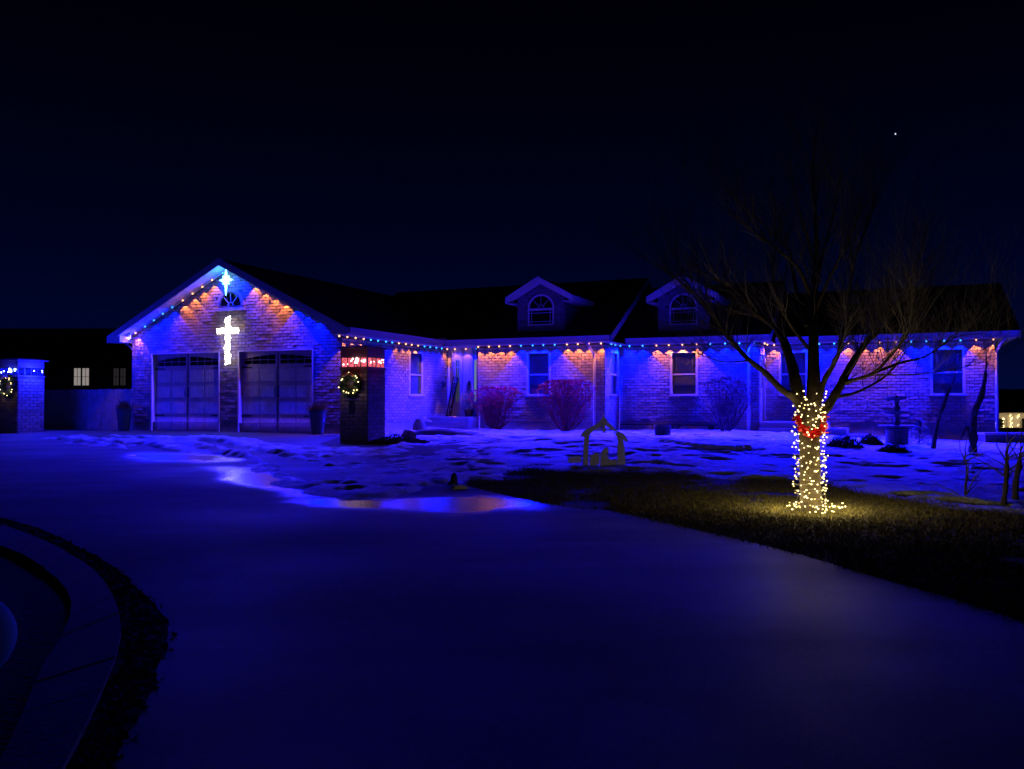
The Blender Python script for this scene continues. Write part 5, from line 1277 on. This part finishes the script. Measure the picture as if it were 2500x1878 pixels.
# ------------------------------------------------------------------ far things
nb = thing('neighbour_house', (-26, 50, 0), 'dark neighbouring house with a lit window behind the fence', 'house')
TN = lambda x, d, z: Vector((-36 + x, 48 + d, z))
mb = MB(); mb.box(0, 15.2, 0, 8, -.3, 3.1, TN); build('wall', mb, M['siding'], nb)
mb = MB(); mb.slab([TN(-.5, -.5, 3.0), TN(15.7, -.5, 3.0), TN(13, 4, 5.3), TN(2, 4, 5.3)], (0, 0, -.15)); mb.slab([TN(2, 4, 5.3), TN(13, 4, 5.3), TN(15.7, 8.5, 3.0), TN(-.5, 8.5, 3.0)], (0, 0, -.15)); mb.raw([TN(-.5, -.5, 2.98), TN(2, 4, 5.29), TN(-.5, 8.5, 2.98), TN(15.7, -.5, 2.98), TN(13, 4, 5.29), TN(15.7, 8.5, 2.98)], [(0, 1, 2), (3, 5, 4)]); build('roof', mb, M['roof'], nb)
for xs_, m in (((12.15, 12.95), emat('lit_window', (.62, .55, .52), .42)), ((14.3, 14.95), emat('dim_window', (.3, .26, .3), .06))):
    z0, z1 = 1.85, 2.78; mb = MB(); mb.box(xs_[0] - .06, xs_[1] + .06, -.05, -.002, z0 - .06, z1 + .06, TN); w = build('window', mb, M['siding'], nb); md = (xs_[0] + xs_[1]) / 2
    for a, b in ((xs_[0], md - .05), (md + .05, xs_[1])):
        mb = MB(); mb.box(a, b, -.06, -.051, z0, z1, TN); build('pane', mb, m, w); mb = MB(); mb.box((a + b) / 2 - .012, (a + b) / 2 + .012, -.07, -.061, z0, z1, TN); mb.box(a, b, -.0705, -.0615, (z0 + z1) / 2 - .012, (z0 + z1) / 2 + .012, TN); build('muntin', mb, M['siding'], w)
fh = thing('far_house', (24.5, 42, -.8), 'distant pale house wall hung with warm lights beyond the right-hand corner', 'house')
TF = lambda x, d, z: Vector((22 + x, 42 + d, z))
mb = MB(); mb.box(0, 9, 0, 6, -1.2, .42, TF); build('wall', mb, mat('far_wall', (.5, .45, .38), .8, .1, 2), fh)
mb = MB(); mb.slab([TF(-.5, -.5, .44), TF(9.5, -.5, .44), TF(9.5, 3, 1.6), TF(-.5, 3, 1.6)], (0, 0, -.02)); build('roof', mb, M['roof'], fh)
for x in (.9, 2.3, 3.4): mb = MB(); mb.box(x, x + .5, -.02, -.002, -.7, .15, TF); build('window', mb, M['darkglass'], fh)
mb = MB(); rr = random.Random(8)
for i in range(120):
    x = rr.uniform(.6, 4.2); k = math.floor(x / .35); 
    mb.ball(TF(k * .35 + rr.uniform(-.06, .06), -.08, rr.uniform(-.62, .35)), .022, 5, 4)
build('light_bulbs', mb, M['b_warm'], fh, kind='stuff')
for x in (.8, 2.0, 3.2): lamp('far_glow', TF(x, -.6, .0), (1, .78, .45), 9, .1, fh)
heap('dark_hedge', 'low dark hedge before the distant lit house', Vector((17.8, 31.5, G(17.8, 31.5))), 2.6, .6, .3, 4, M['evergreen'], 'hedge')
st_d = ray(2186, 325) * 900; mb = MB(); mb.ball(st_d, .75, 8, 6); tag(build('star_point', mb, emat('star_light', (.8, .9, 1), 1.4), origin=st_d), 'single bright star in the night sky above the tree', 'star')

# dead leaves and clods along the outer strip of the round bed
lm = MB(); rr = random.Random(31); rm2, ro2 = resample(ring_mid, 160), resample(ring_out, 160)
for i in range(5200):
    k = rr.randrange(20, 159); t = rr.uniform(0, .95); p = rm2[k].lerp(ro2[k], t) + Vector((rr.uniform(-.05, .05), rr.uniform(-.05, .05))); z = G(p.x, p.y) + .012
    a = rr.uniform(0, 6.28); l = rr.uniform(.012, .034); c = Vector((p.x, p.y, z)); d = Vector((math.cos(a), math.sin(a), rr.uniform(.0, .7))) * l; e = Vector((-math.sin(a), math.cos(a), rr.uniform(-.3, .5))) * l * .5
    lm.raw([c - e * .6, c + d * .5 - e, c + d, c + d * .4 + e], [(0, 1, 2, 3)])
lo_ = build('leaf_litter', lm, M['soil'], origin=(0, 0, 0), kind='stuff'); lo_['label'] = 'dark leaf litter along the rim of the round bed'
gb = P(-78, 1725); gt = thing('added_blue_globe', gb, 'added blue globe standing in for a blurred blue patch, cut off by the lower left picture corner', 'ornament')  # invented globe on a stand, added in place of a soft blue blur
mb = MB(); mb.ball(gb + Vector((0, 0, .32)), .2, 24, 16); build('globe', mb, mat('blue_blur', (.03, .22, .7), .85, .1, 3), gt, smooth=True)
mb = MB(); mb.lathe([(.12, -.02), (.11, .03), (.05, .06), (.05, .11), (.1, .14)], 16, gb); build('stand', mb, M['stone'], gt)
